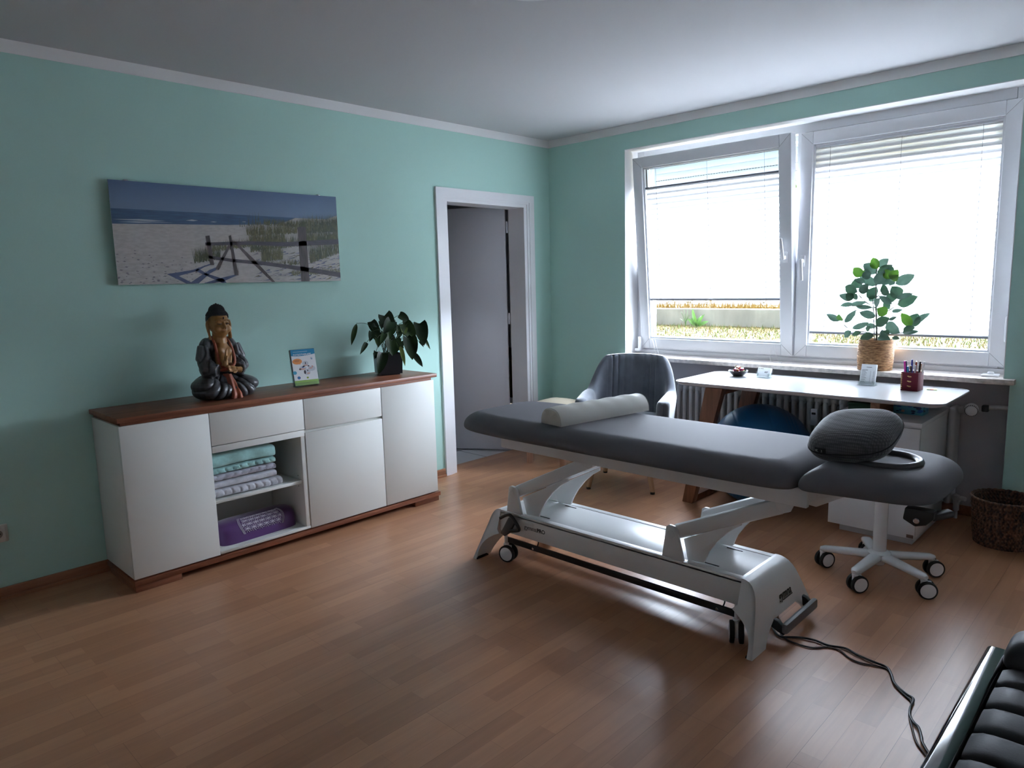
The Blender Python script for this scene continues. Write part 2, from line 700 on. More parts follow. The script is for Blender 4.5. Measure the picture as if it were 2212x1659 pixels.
def sash(y0, y1, tilt):
    z0, z1 = .862, 2.266
    T = Matrix.Translation((.150, 0, z0)) @ Matrix.Rotation(-tilt, 4, 'Y') @ Matrix.Translation((-.150, 0, -z0))
    g = G()
    g.M = T
    ring(g, .143, .215, y0, y1, z0, z1, .076)
    ring(g, .158, .205, y0 + .076, y1 - .076, z0 + .076, z1 - .076, .012, .003)
    s = g.build('sash', M_upvc, win, world=True)
    g = G()
    g.M = T
    for a, c, d in ((y0, 1, 1), (y1, -1, 1), (y0, 1, -1), (y1, -1, -1)):      # mitre joints
        zz = z0 if d > 0 else z1
        g.bar((.1427, a + c * .004, zz + d * .004), (.1427, a + c * .074, zz + d * .074), .0012, .0012)
    g.build('mitre_joint', M_greyplastic, s, world=True)
    g = G()
    g.M = T
    g.box(.185, .189, y0 + .084, y1 - .084, z0 + .084, z1 - .084)
    g.build('glazing', M_glass, s, smooth=0, world=True)
    g = G()
    g.M = T
    ring(g, .181, .193, y0 + .083, y1 - .083, z0 + .083, z1 - .083, .007, 0)
    g.build('gasket', M_black, s, world=True)
    return s, T


sl, TL = sash(-1.965, -.792, math.radians(5.0))
sr, TR = sash(-3.128, -1.978, 0)


def win_handle(s, T, y, z, up):
    g = G()
    g.M = T
    g.box(.133, .143, y - .015, y + .015, z - .035, z + .035, .004)
    g.box(.100, .135, y - .010, y + .010, z - .012, z + .012, .005)
    g.bar((.103, y, z - up * .012), (.097, y + .012 * up, z + up * .125), .020, .013, .005, up=(1, 0, 0))
    g.build('handle', mat('white handle', (.78, .78, .8, 1), .3), s, world=True)


win_handle(sl, TL, -1.925, 1.505, 1)
win_handle(sr, TR, -2.016, 1.475, -1)
g = G().box(.10, .150, -.802, -.788, .85, .95, .004).box(.10, .15, -.80, -.76, .84, .86, .003)
g.build('hinge', M_upvc, win, world=True)
g = G().box(.095, .150, -3.149, -3.122, 1.0, 1.14, .008)
g.build('hinge', M_upvc, win, world=True)

# pleated blinds hanging in front of each pane


def pleat_mat(name, t_):
    m, nt, b = new_mat(name)
    b.inputs['Base Color'].default_value = (.85, .85, .87, 1)
    b.inputs['Roughness'].default_value = .9
    t = nt.nodes.new('ShaderNodeBsdfTranslucent')
    t.inputs[0].default_value = (.95, .95, .96, 1)
    mx = nt.nodes.new('ShaderNodeMixShader')
    mx.inputs[0].default_value = t_
    nt.links.new(b.outputs[0], mx.inputs[1])
    nt.links.new(t.outputs[0], mx.inputs[2])
    nt.links.new(mx.outputs[0], nt.nodes['Material Output'].inputs[0])
    return m


M_pleats = [pleat_mat('white pleated fabric', .78), pleat_mat('white fabric half-shaded fold', .10), pleat_mat('white fabric shaded fold', .045)]  # pleat shading put into the fabric: bands by the folds pass less light
M_rail = mat('grey blind rail', (.22, .23, .26, 1), .4)
M_railw = mat('pale blind rail', (.6, .61, .64, 1), .4)


def blind(label, T, y0, y1, z0, z1, top, pitch=.036):
    o = thing('pleated_blind', label, 'blind', tuple(T @ Vector((.17, (y0 + y1) / 2, z0))))
    n = max(4, int((z1 - z0) / pitch))
    p_ = (z1 - z0) / n
    g = G()
    g.M = T
    prof = ((0, 0, 2), (.16, .35, 1), (.30, .7, 0), (.5, 1, 0), (.74, .5, 1), (.84, .35, 2))
    zs = [(z0 + p_ * (i + f), .172 + .0075 * (.5 - k), mi) for i in range(n) for f, k, mi in prof] + [(z1, .1757, 0)]
    for (za, xa, mi), (zb, xb, _) in zip(zs, zs[1:]):
        g.cm = mi
        g.add([(xa, y0, za), (xa, y1, za), (xb, y1, zb), (xb, y0, zb)], [(0, 1, 2, 3)])
    g.build('pleated_fabric', M_pleats, o, smooth=0, world=True)
    for z, mm, nm in ((z1 + .006, M_rail if top else M_railw, 'top_rail'), (z0 - .006, M_rail, 'bottom_rail')):
        g = G()
        g.M = T
        g.box(.160, .182, y0 - .004, y1 + .004, z - .007, z + .007, .003)
        yc = (y0 + y1) / 2
        g.box(.157, .162, yc - .02, yc + .02, z - .004, z + .004, .001)
        g.build(nm, mm, o, world=True)
    ztop = 2.18
    for f in (.09, .5, .91):
        y = y1 + (y0 - y1) * f
        g = G()
        g.M = T
        g.tube([(.1635, y, z0), (.1635, y, ztop)], .0011, 5)
        g.build('cord', M_rail, o, world=True)
    return o


blind('white pleated blind on the tilted left window, gap above and below', TL, -1.872, -.884, 1.238, 2.038, True)
blind('white pleated blind on the closed right window, behind the potted plant', TR, -3.040, -2.066, 1.024, 2.166, False)

# slack white cords below the sashes
M_cord = mat('white cord', (.75, .75, .75, 1), .6)
for nm, pts in (('white looped cord hanging at left end of the windowsill', [(.125, -.90, .935), (.10, -.93, .90), (.08, -.955, .845), (.075, -.975, .8195), (.07, -.985, .8192), (.078, -.99, .825), (.09, -.965, .87), (.12, -.93, .93)]),
                ('white looped cord hanging below the window mullion', [(.128, -1.85, .930), (.10, -1.87, .88), (.08, -1.90, .830), (.07, -1.93, .8192), (.075, -1.88, .8192), (.09, -1.84, .835), (.115, -1.835, .90), (.128, -1.84, .93)])):
    tag(G().tube(spline(pts, 6), .0011, 6).build('pull_cord', M_cord), nm, 'cord')

# outer roller shutter, almost fully raised
sh = thing('roller_shutter', 'pale grey roller shutter raised behind the window tops', 'shutter', (.34, -1.95, 2.1))
M_shut = mat('pale grey shutter slats', (.50, .53, .52, 1), .5)
g = G()
for k in range(4):
    z = 2.072 + k * .050
    g.box(.325, .338, WR + .045, WL - .045, z, z + .0515, .004)
g.build('slat_curtain', M_shut, sh, world=True)
g = G().box(.322, .345, WR + .045, WL - .045, 2.060, 2.073, .003)
g.build('end_bar', mat('dull metal', (.3, .29, .26, 1), .5), sh, world=True)
g = G()
for i in range(110):
    y = WR + .07 + i * .0208
    g.box(.3225, .3255, y, y + .012, 2.1195, 2.1225)
q = g.build('perforation', M_holeshade, sh, smooth=0, world=True)
q['kind'] = 'stuff'
for y in (WR + .02, WL - .048):
    G().box(.30, .36, y, y + .028, .79, 2.33, .003).build('guide_rail', M_upvc, sh, world=True)
G().box(.25, .50, WR - .05, WL + .05, 2.24, 2.52, .01).build('shutter_box', M_shut, sh, world=True)
for y in (-1.97,):
    G().box(.30, .36, y - .028, y + .028, .79, 2.33, .003).build('guide_rail', M_upvc, sh, world=True)

# windowsill of pale marble
sm = mat('speckled marble', (.66, .60, .55, 1), .3, var=.22, vscale=38, bump=.03, bscale=90)
sill = G().box(-.052, .165, -3.205, -.68, .790, .818, .003).build('windowsill', sm)
sill['label'] = 'long speckled stone windowsill above the radiator'
struct(sill)

# ---------------------------------------------------------------- outdoors
lawn = thing('lawn', 'dry yellow-green lawn outside the window', 'lawn', (3, -1, .65))
M_lawn = mat('dry turf', (.085, .062, .022, 1), .95, var=.5, vscale=9, spec=.1)
G().box(.30, 5.36, -9, 9, .3, .65).build('turf', M_lawn, lawn, smooth=0, world=True)
lawn['kind'] = 'structure'
rg = random.Random(3)
gr = [G(), G(), G()]
for i in range(9000):
    x = 2.0 + 3.3 * rg.random() ** 1.2
    y = -3.2 + 5.6 * rg.random()
    h = .02 + .05 * rg.random() ** 2
    a = rg.random() * 2 * PI
    dx, dy = math.cos(a) * .006, math.sin(a) * .006
    lx, ly = (rg.random() - .5) * .05, (rg.random() - .5) * .05
    gr[rg.choice((0, 0, 1, 1, 2))].add([(x - dx, y - dy, .65), (x + dx, y + dy, .65), (x + lx, y + ly, .65 + h)], [(0, 1, 2)])
for q, c, n in zip(gr, ((.115, .085, .030, 1), (.065, .090, .022, 1), (.17, .13, .058, 1)), ('dry', 'green', 'straw')):
    o = q.build('grass', mat(n + ' grass blades', c, .8, spec=.1), lawn, smooth=0, world=True)
    o['kind'] = 'stuff'
struct(tag(G().box(5.35, 5.62, -9, 9, .3, .905, .01).build('retaining_wall', mat('weathered concrete', (.19, .175, .14, 1), .9, var=.25, vscale=5, stretch=(1, 1, .35), bump=.3, bscale=30)), 'low grey concrete retaining wall across the lawn', 'wall'))
struct(tag(G().box(5.62, 12, -9, 9, .3, .895).build('upper_ground', mat('sandy soil', (.17, .12, .05, 1), .95, var=.4, vscale=12), smooth=0), 'sandy planting bed above the concrete retaining wall', 'ground'))
g = G()
for i in range(900):
    x, y = 5.64 + .35 * rg.random(), -1.2 + 4 * rg.random()
    h = .03 + .10 * rg.random() ** 3
    lx, ly = (rg.random() - .5) * .1, (rg.random() - .5) * .1
    g.add([(x, y - .012, .89), (x, y + .012, .89), (x + lx, y + ly, .9 + h)], [(0, 1, 2)])
tag(g.build('groundcover', mat('yellow ground cover', (.20, .12, .02, 1), .8), smooth=0), 'straggly yellow groundcover along the retaining wall top', 'plants', kind='stuff')
struct(tag(G().box(7.2, 7.4, -9, 9, .8, 1.22).build('neighbour_wall', mat('white render', (.85, .85, .84, 1), .8), smooth=0), 'white garden wall far beyond the lawn', 'wall'))
for x, y, s, lab in ((6.2, 2.62, 1., 'small bushy sprout nearest the left window edge'), (6.2, 2.28, .6, 'tiny sprout on the planting bed between two bushes'), (6.2, 1.92, 1.1, 'brown-tipped bush in the middle of the planting bed'), (6.2, .95, .8, 'small bush on the planting bed near the mullion')):
    b_ = thing('young_bush', lab, 'bush', (x, y, .89))
    q = G()
    for i in range(int(46 * s)):
        a, r, z = rg.random() * 2 * PI, .12 * s * rg.random() ** .5, .04 + .16 * s * rg.random()
        c = Vector((r * math.cos(a), r * math.sin(a), z))
        q.leaf(c, c + Vector((rg.uniform(-.04, .04), rg.uniform(-.04, .04), rg.uniform(-.01, .04))), .02, n=3)
    o = q.build('leaves', leaf_mat('bush leaves', (.055, .05, .012, 1), (.11, .06, .02, 1)), b_)
    o['kind'] = 'stuff'
    G().cyl((0, 0, -.005), (0, 0, .16 * s), .008, .004, 8).build('stem', M_legwood, b_)
wd = thing('broad_leaf_weed', 'green broad-leaved weed growing before the retaining wall', 'weed', (5.12, 1.52, .65))
M_weed = leaf_mat('weed leaves', (.035, .09, .012, 1), (.07, .15, .025, 1))
for i, (a, l, e) in enumerate(((0.2, .22, .9), (1.3, .2, .75), (2.2, .2, .7), (3.3, .2, .8), (4.3, .24, .95), (5.4, .18, .5), (1.8, .3, 1.25))):
    d = Vector((math.cos(a) * math.cos(e), math.sin(a) * math.cos(e), math.sin(e))) * l
    G().leaf((0, 0, 0), d, .06, nrm=(-1, 0, .3), fold=.3, curl=.3).build('leaf', M_weed, wd)
for k, (x, y) in enumerate(((5.15, 1.75), (5.1, 2.45), (5.2, .2))):
    w = thing('tall_weed', ('thin tall weed left of the broad-leaved weed', 'small tuft of weed at the left window edge', 'small green weed at the foot of the wall near the mullion')[k], 'weed', (x, y, .65))
    for i in range(7):
        a = i * .9
        q = G().tube(spline([(0, 0, 0), (.02 * math.cos(a), .02 * math.sin(a), .1), (.07 * math.cos(a), .07 * math.sin(a), (.26, .12, .08)[k] * (1 - .06 * i))], 4), .0025, 5)
        q.leaf((.03 * math.cos(a), .03 * math.sin(a), .08), (.09 * math.cos(a), .09 * math.sin(a), .12), .014, n=4)
        q.build('stem', M_weed, w)
tr = thing('garden_tree', 'leafy green tree seen through the gap between the windows', 'tree', (8.6, 1.1, .8))
q = G()
for i in range(2600):
    a, r, z = rg.random() * 2 * PI, 1.1 * rg.random() ** .5, .5 + 1.75 * rg.random()
    c = Vector((r * math.cos(a), r * math.sin(a), z))
    q.leaf(c, c + Vector((rg.uniform(-.12, .12), rg.uniform(-.12, .12), rg.uniform(-.1, .06))), .06, n=3)
o = q.build('foliage', leaf_mat('tree leaves', (.03, .06, .012, 1), (.07, .11, .025, 1)), tr)
o['kind'] = 'stuff'
G().cyl((0, 0, 0), (0, 0, 1.2), .09, .05, 12).build('trunk', mat('bark', (.08, .06, .04, 1), .9), tr)

# ---------------------------------------------------------------- camera, sky
W_, H_ = 2212, 1659
F_PX, YAW, PITCH, ROLL = 1522.468, .77151766, -.14377387, -.02597888
f_ = Vector((math.cos(PITCH) * math.cos(YAW), math.cos(PITCH) * math.sin(YAW), math.sin(PITCH)))
r_ = Vector((math.sin(YAW), -math.cos(YAW), 0))
u_ = r_.cross(f_)
r2 = r_ * math.cos(ROLL) + u_ * math.sin(ROLL)
u2 = u_ * math.cos(ROLL) - r_ * math.sin(ROLL)
cam = bpy.data.cameras.new('camera')
cam.sensor_width = 36
cam.lens = 36 * F_PX / W_
cam.clip_start = .05
co = bpy.data.objects.new('camera', cam)
COL.objects.link(co)
Mx = Matrix((r2, u2, -f_)).transposed().to_4x4()
Mx.translation = Vector((-4.451, -3.855, 1.39))
co.matrix_world = Mx
scene.camera = co

w = bpy.data.worlds.new('overcast sky')
scene.world = w
w.use_nodes = True
nt = w.node_tree
bg = nt.nodes['Background']
N, L = nt.nodes.new, nt.links.new
tc = N('ShaderNodeTexCoord')
sx = N('ShaderNodeSeparateXYZ')
L(tc.outputs['Generated'], sx.inputs[0])


def ramp(sock, lo, hi, stops):
    mp = N('ShaderNodeMapRange')
    mp.inputs[1].default_value, mp.inputs[2].default_value = lo, hi
    L(sock, mp.inputs[0])
    rp = N('ShaderNodeValToRGB')
    e = rp.color_ramp.elements
    e[0].position, e[0].color = stops[0][0], stops[0][1] + (1,)
    e[1].position, e[1].color = stops[-1][0], stops[-1][1] + (1,)
    for p_, c_ in stops[1:-1]:
        k = e.new(p_)
        k.color = c_ + (1,)
    L(mp.outputs[0], rp.inputs[0])
    return rp.outputs[0]


base = ramp(sx.outputs['Z'], -1, 1, [(0, (.22, .20, .16)), (.495, (.25, .23, .19)), (.505, (.36, .36, .37)), (1, (.20, .24, .32))])
glow = ramp(sx.outputs['Z'], -.02, .9, [(0, (0, 0, 0)), (.04, (.84, .92, 1.1)), (.76, (.84, .93, 1.1)), (.92, (.10, .11, .12)), (1, (0, 0, 0))])
dt = N('ShaderNodeVectorMath')
dt.operation = 'DOT_PRODUCT'
dt.inputs[1].default_value = (.95, -.31, 0)
L(tc.outputs['Generated'], dt.inputs[0])
side = ramp(dt.outputs['Value'], .0, .55, [(0, (0, 0, 0)), (1, (1, 1, 1))])
mu = N('ShaderNodeMix')
mu.data_type = 'RGBA'
mu.blend_type = 'MULTIPLY'
mu.inputs[0].default_value = 1
L(glow, mu.inputs[6])
L(side, mu.inputs[7])
ad = N('ShaderNodeMix')
ad.data_type = 'RGBA'
ad.blend_type = 'ADD'
ad.inputs[0].default_value = 1
ad.clamp_result = False
sc_ = N('ShaderNodeVectorMath')
sc_.operation = 'SCALE'
sc_.inputs['Scale'].default_value = 9.5      # hazy morning sky is far brighter low down, facing the window
L(mu.outputs[2], sc_.inputs[0])
L(base, ad.inputs[6])
L(sc_.outputs[0], ad.inputs[7])
L(ad.outputs[2], bg.inputs[0])
bg.inputs[1].default_value = 4.0
pl = bpy.data.lights.new('window portal', 'AREA')
pl.shape = 'RECTANGLE'
pl.size, pl.size_y = 2.6, 1.7
pl.cycles.is_portal = True
po = bpy.data.objects.new('window portal', pl)
COL.objects.link(po)
po.matrix_world = Matrix.Translation((.56, -1.95, 1.57)) @ Matrix.Rotation(math.radians(90), 4, 'Y') @ Matrix.Rotation(math.radians(90), 4, 'Z')
scene.view_settings.view_transform = 'Standard'
scene.view_settings.look = 'None'
scene.view_settings.exposure = 1.2
scene.view_settings.gamma = 1
scene.view_settings.use_curve_mapping = False
scene.cycles.max_bounces = 12
scene.cycles.diffuse_bounces = 7
scene.cycles.glossy_bounces = 4
scene.cycles.transmission_bounces = 8
scene.cycles.transparent_max_bounces = 12
scene.cycles.caustics_reflective = False
scene.cycles.caustics_refractive = False
scene.cycles.use_denoising = True
scene.cycles.sample_clamp_indirect = 6
# ---------------------------------------------------------------- sideboard
sb = thing('sideboard', 'long off-white sideboard with reddish wooden top and plinth', 'sideboard', (-2.54, -.2, 0))
XA, XB, YF = -3.455, -1.622, -.410


def part(g, name, m, parent, **k):
    return g.build(name, m, parent, world=True, **k)


g = G()
g.box(XA, XA + .019, YF + .022, -.016, .063, .789, .0015).box(XB - .019, XB, YF + .022, -.016, .063, .789, .0015)
g.box(XA, XB, -.024, -.014, .063, .789)
g.box(XA + .019, XB - .019, YF + .022, -.02, .063, .079).box(XA + .019, XB - .019, YF + .022, -.02, .773, .789)
g.box(-3.062, -3.046, YF + .022, -.02, .079, .773).box(-2.565, -2.540, YF + .004, -.02, .064, .603, .001).box(-2.044, -2.028, YF + .022, -.02, .079, .773)
g.box(-3.046, -2.028, YF + .030, -.02, .585, .600)
part(g, 'carcass', M_cab, sb)
part(G().box(-3.046, -2.540, YF + .002, YF + .022, .587, .620, .001).box(-2.535, -2.03, YF + .018, YF + .03, .590, .64), 'front_rail', M_cab, sb)
part(G().box(-3.046, -2.54, YF + .002, YF + .022, .064, .0785, .001), 'bottom_rail', M_cab, sb)
for a, b, z0, z1 in ((XA, -3.0505, .063, .789), (-2.5375, -2.0295, .063, .603), (-2.0250, XB, .063, .789)):
    part(G().box(a, b, YF, YF + .019, z0, z1, .0015), 'door', M_cab, sb)
for a, b, z0, z1 in ((-3.0465, -2.5395, .6235, .789), (-2.5345, -2.0295, .6185, .789)):
    part(G().box(a, b, YF, YF + .019, z0, z1, .0015), 'drawer', M_cab, sb)
part(G().box(-3.046, -2.565, YF + .022, -.024, .3225, .3385, .001), 'shelf', M_cab, sb)
for z in (.30, .36):
    part(G().cyl((-2.5652, YF + .06, z), (-2.5658, YF + .06, z), .003, n=10), 'shelf_pin_hole', M_holeshade, sb)
part(G().box(XA + .010, XB - .012, YF + .010, -.012, .789, .8055, .001), 'top_strip', M_redwood, sb)
part(G().box(XA - .006, XB + .022, YF - .008, -.006, .8055, .828, .002), 'top_board', M_redwood, sb)
part(G().box(XA - .002, XB + .018, YF - .004, -.016, .030, .055, .002).box(XA + .02, XB - .02, YF + .02, -.03, .055, .063), 'plinth_board', M_redwood, sb)
for a, b in ((XA, XA + .21), (XB - .19, XB + .004)):
    part(G().box(a, b, YF - .001, -.05, .0, .030, .002), 'foot', M_redwood, sb)

# folded towels in the open compartment
rt = random.Random(5)


def towel(x0, x1, y0, y1, z0, z1, m, label, crease, seed, wave=.004):
    t = thing('folded_towel', label, 'towel', ((x0 + x1) / 2, (y0 + y1) / 2, z0), group='folded towels on the sideboard shelf')
    r = random.Random(seed)
    ph = [r.random() * 6 for _ in range(8)]
    hx, hy, hz = (x1 - x0) / 2, (y1 - y0) / 2, (z1 - z0) / 2
    nu, nv = 84, 26

    def fn(u, v):
        # loop around the rolled front edge: v runs round the cross-section, u along x
        a = 2 * PI * v
        n_ = 3.2
        c, s = math.cos(a), math.sin(a)
        yy = hy * math.copysign(abs(c) ** (2 / 9), c)
        zz = hz * math.copysign(abs(s) ** (2 / n_), s)
        x = -hx + 2 * hx * u
        end = 1 - .12 * max(0, (abs(2 * u - 1) - .86) / .14) ** 2
        zz *= end
        front = max(0, -c)
        d = 0
        if crease:
            k = abs(math.sin(PI * (x + ph[0]) / crease + .5 * math.sin(3 * zz / hz + ph[1])))
            d = -.0075 * (1 - k) ** 4
        d += wave * .5 * math.sin(17 * x + ph[2] + zz * 40) * math.sin(31 * x + ph[3])
        yy += -front * d * (1 if c < 0 else 0)
        zz += wave * .5 * math.sin(13 * x + ph[4]) * math.sin(9 * yy + ph[5])
        return (x, yy, max(0.0, zz + hz))
    g = G().grid(fn, nu, nv, wv=True)
    g.add([fn(0, j / nv) for j in range(nv)], [tuple(range(nv))])
    g.add([fn(1, j / nv) for j in range(nv)], [tuple(range(nv - 1, -1, -1))])
    o = g.build('terry_cloth', m, t, smooth=50, weld=True)
    return t


M_tl = mat('grey lilac terry', (.42, .42, .48, 1), .95, sheen=.3, bump=.6, bscale=420, var=.18, vscale=30)
M_tl2 = mat('grey white terry', (.50, .51, .55, 1), .95, sheen=.3, bump=.6, bscale=420, var=.2, vscale=26)
M_tt = mat('mint terry', (.30, .52, .50, 1), .95, sheen=.3, bump=.6, bscale=420, var=.2, vscale=24)
towel(-3.044, -2.672, -.375, -.09, .3395, .388, M_tl2, 'grey pleated towel at the bottom of the folded stack', .042, 1)
towel(-3.044, -2.700, -.372, -.09, .389, .428, M_tl2, 'plain pale grey towel lying second from bottom in the stack', 0, 2)
towel(-3.044, -2.702, -.374, -.09, .429, .464, M_tl, 'lilac-grey pleated towel in the middle of the stack', .044, 3)
towel(-3.044, -2.702, -.374, -.09, .465, .498, M_tt, 'thin mint pleated towel lying second from top in the stack', .040, 4)
towel(-3.044, -2.700, -.378, -.09, .499, .566, M_tt, 'thick mint towel on top of the folded stack', 0, 5, .008)

# purple bolster with white circle pattern
bo = thing('yoga_bolster', 'purple satin bolster with white flower-pattern print in the lower compartment', 'bolster', (-2.80, -.26, .0795), math.radians(3))
M_pur = mat('purple satin', (.085, .030, .135, 1), .42, sheen=.4, bump=.08, bscale=60)
BW, BD, BH = .225, .095, .108


def bol(u, v, off=0):
    """u -1..1 along, v angle from front bottom (0) over the top to the back (pi)"""
    e = max(0, 1 - abs(u) ** 7) ** .25
    c, s = -math.cos(v), math.sin(v)
    y = (BD * e + off) * math.copysign(abs(c) ** .8, c)
    z = (BH * (.55 + .45 * e) * (1 if abs(u) < .999 else .6) + off) * abs(s) ** .62
    return (BW * u * (1 + .01 * s), y, z)


g = G()
g.grid(lambda a, b: bol(-1 + 2 * a, b * PI), 50, 26)
g.grid(lambda a, b: (bol(-1 + 2 * a, 0)[0], bol(-1 + 2 * a, b * PI)[1] if b in (0, 1) else bol(-1 + 2 * a, 0)[1] + b * (bol(-1 + 2 * a, PI)[1] - bol(-1 + 2 * a, 0)[1]), 0), 50, 2)
body = g.build('bolster_cover', M_pur, bo, smooth=60, weld=True)
M_prn = mat('white print', (.72, .68, .78, 1), .5)
g = G()
us, vs_ = .62 / 2 * 2, 1


def patch(px, py):
    """pattern coordinates in metres (px along, py up the curved front) to the cover surface"""
    return bol(px / BW, .14 + py / .115, .0012)


R0 = .036
cen = [((i + (j % 2) * .5) * R0, j * R0 * .866) for j in range(-2, 7) for i in range(-6, 7)]
LX, HY = .115, .135
for cx_, cy_ in cen:
    seg = []
    for k in range(37):
        a = 2 * PI * k / 36
        x, y = cx_ + R0 * math.cos(a), cy_ + R0 * math.sin(a)
        lim = LX * (1 - .12 * ((y - HY / 2) / HY * 2) ** 2)
        if abs(x) < lim and .008 < y < HY:
            seg.append(patch(x + .01, y))
        else:
            if len(seg) > 1:
                g.tube(seg, .0011, 4)
            seg = []
    if len(seg) > 1:
        g.tube(seg, .0011, 4)
for w_ in (LX + .004, LX + .009, LX + .014):
    for s in (-1, 1):
        g.tube([patch(.01 + s * w_ * (1 - .12 * (((k / 14) * HY - HY / 2) / HY * 2) ** 2), .004 + k / 14 * HY) for k in range(15)], .0009, 4)
o = g.build('printed_pattern', M_prn, bo)
o['label'] = 'white interlaced circle print'

# ---------------------------------------------------------------- wall picture: printed acrylic panel
pic = thing('wall_picture', 'wide beach photo print on an acrylic panel above the sideboard', 'picture', (-2.645, -.02, 1.425))
PW, PH = 1.262, .505


def printmat(name, c, c2=None, sc=20., stretch=(1, 1, 1)):
    m, nt, b = new_mat(name)
    b.inputs['Roughness'].default_value = .5
    b.inputs['Coat Weight'].default_value = .6
    b.inputs['Coat Roughness'].default_value = .02
    if c2:
        tc = nt.nodes.new('ShaderNodeTexCoord')
        mp = nt.nodes.new('ShaderNodeMapping')
        mp.inputs['Scale'].default_value = stretch
        n = nt.nodes.new('ShaderNodeTexNoise')
        n.inputs['Scale'].default_value = sc
        n.inputs['Detail'].default_value = 6
        r = nt.nodes.new('ShaderNodeValToRGB')
        r.color_ramp.elements[0].position = .36
        r.color_ramp.elements[1].position = .64
        r.color_ramp.elements[0].color, r.color_ramp.elements[1].color = c, c2
        nt.links.new(tc.outputs['Object'], mp.inputs[0])
        nt.links.new(mp.outputs[0], n.inputs['Vector'])
        nt.links.new(n.outputs['Fac'], r.inputs['Fac'])
        nt.links.new(r.outputs[0], b.inputs['Base Color'])
    else:
        b.inputs['Base Color'].default_value = c
    return m


def grad(name, c0, c1, z0, z1):
    m, nt, b = new_mat(name)
    tc = nt.nodes.new('ShaderNodeTexCoord')
    sx = nt.nodes.new('ShaderNodeSeparateXYZ')
    mr = nt.nodes.new('ShaderNodeMapRange')
    mr.inputs[1].default_value, mr.inputs[2].default_value = z0, z1
    r = nt.nodes.new('ShaderNodeValToRGB')
    r.color_ramp.elements[0].color, r.color_ramp.elements[1].color = c0, c1
    nt.links.new(tc.outputs['Object'], sx.inputs[0])
    nt.links.new(sx.outputs['Z'], mr.inputs[0])
    nt.links.new(mr.outputs[0], r.inputs[0])
    nt.links.new(r.outputs[0], b.inputs['Base Color'])
    b.inputs['Roughness'].default_value = .5
    b.inputs['Coat Weight'].default_value = .6
    b.inputs['Coat Roughness'].default_value = .02
    return m


PM = [printmat('print sand', (0.374, 0.353, 0.331, 1), (0.446, 0.425, 0.410, 1), 30, (1, 1, 3)),          # 0
      grad('print sky', (0.144, 0.216, 0.331, 1), (0.065, 0.122, 0.230, 1), .36, .505),                    # 1
      printmat('print sea', (0.022, 0.058, 0.137, 1), (0.036, 0.101, 0.194, 1), 12, (1, 1, 14)),           # 2
      printmat('print foam', (0.396, 0.432, 0.475, 1)),                                              # 3
      printmat('print post', (0.036, 0.029, 0.029, 1), (0.094, 0.072, 0.072, 1), 30, (4, 1, .6)),          # 4
      printmat('print dune grass', (0.072, 0.072, 0.025, 1), (0.144, 0.130, 0.058, 1), 40),               # 5
      printmat('print dark grass', (0.022, 0.036, 0.013, 1), (0.058, 0.072, 0.025, 1), 40),              # 6
      printmat('print blue shade', (0.043, 0.065, 0.144, 1), (0.065, 0.094, 0.187, 1), 25),                # 7
      printmat('print footprints', (0.187, 0.180, 0.194, 1)),                                        # 8
      printmat('print rail', (0.029, 0.026, 0.036, 1), (0.072, 0.061, 0.079, 1), 30, (1, 1, 5))]         # 9
g = G()
cx0 = -PW / 2
lay = [0]


def poly(pts, mi, lift=None):
    """pts in picture fractions (0..1 right, 0..1 down)"""
    lay[0] += 1
    y = -.0088 - (lift if lift is not None else lay[0] * .0000004)
    g.cm = mi
    vs = [(cx0 + PW * min(1, max(0, a)), y, PH * (1 - min(1, max(0, b)))) for a, b in pts]
    g.add(vs, [tuple(range(len(vs)))])


L0, L1, L2, L3, L4, L5, L6 = [.00015 * k for k in range(7)]
g.cm = 0
g.box(cx0, cx0 + PW, -.0086, -.0080, 0, PH)
poly([(0, 0), (1, 0), (1, .27), (.74, .275), (0, .275)], 1, L1)
poly([(0, .268), (.25, .268), (.5, .27), (.78, .272), (.70, .35), (.45, .385), (.2, .40), (0, .415)], 2, L2)
for a, b, w_, h_ in ((.0, .373, .20, .012), (.02, .395, .13, .008), (.28, .355, .05, .012), (.38, .36, .03, .006), (.52, .345, .02, .006), (.05, .385, .18, .005)):
    poly([(a, b), (a + w_ * .5, b - h_), (a + w_, b - h_ * .4), (a + w_ * .6, b + h_ * .3)], 3, L3)
rp_ = random.Random(8)
for _ in range(150):                                     # footprints in the sand
    a, b = rp_.random() * .36, .66 + .33 * rp_.random()
    if rp_.random() > (b - .6) * 3 + .1:
        continue
    s = .002 + .004 * rp_.random()
    poly([(a - s, b), (a, b - s * 1.3), (a + s * 1.4, b - .2 * s), (a + .3 * s, b + s)], 8, L2)
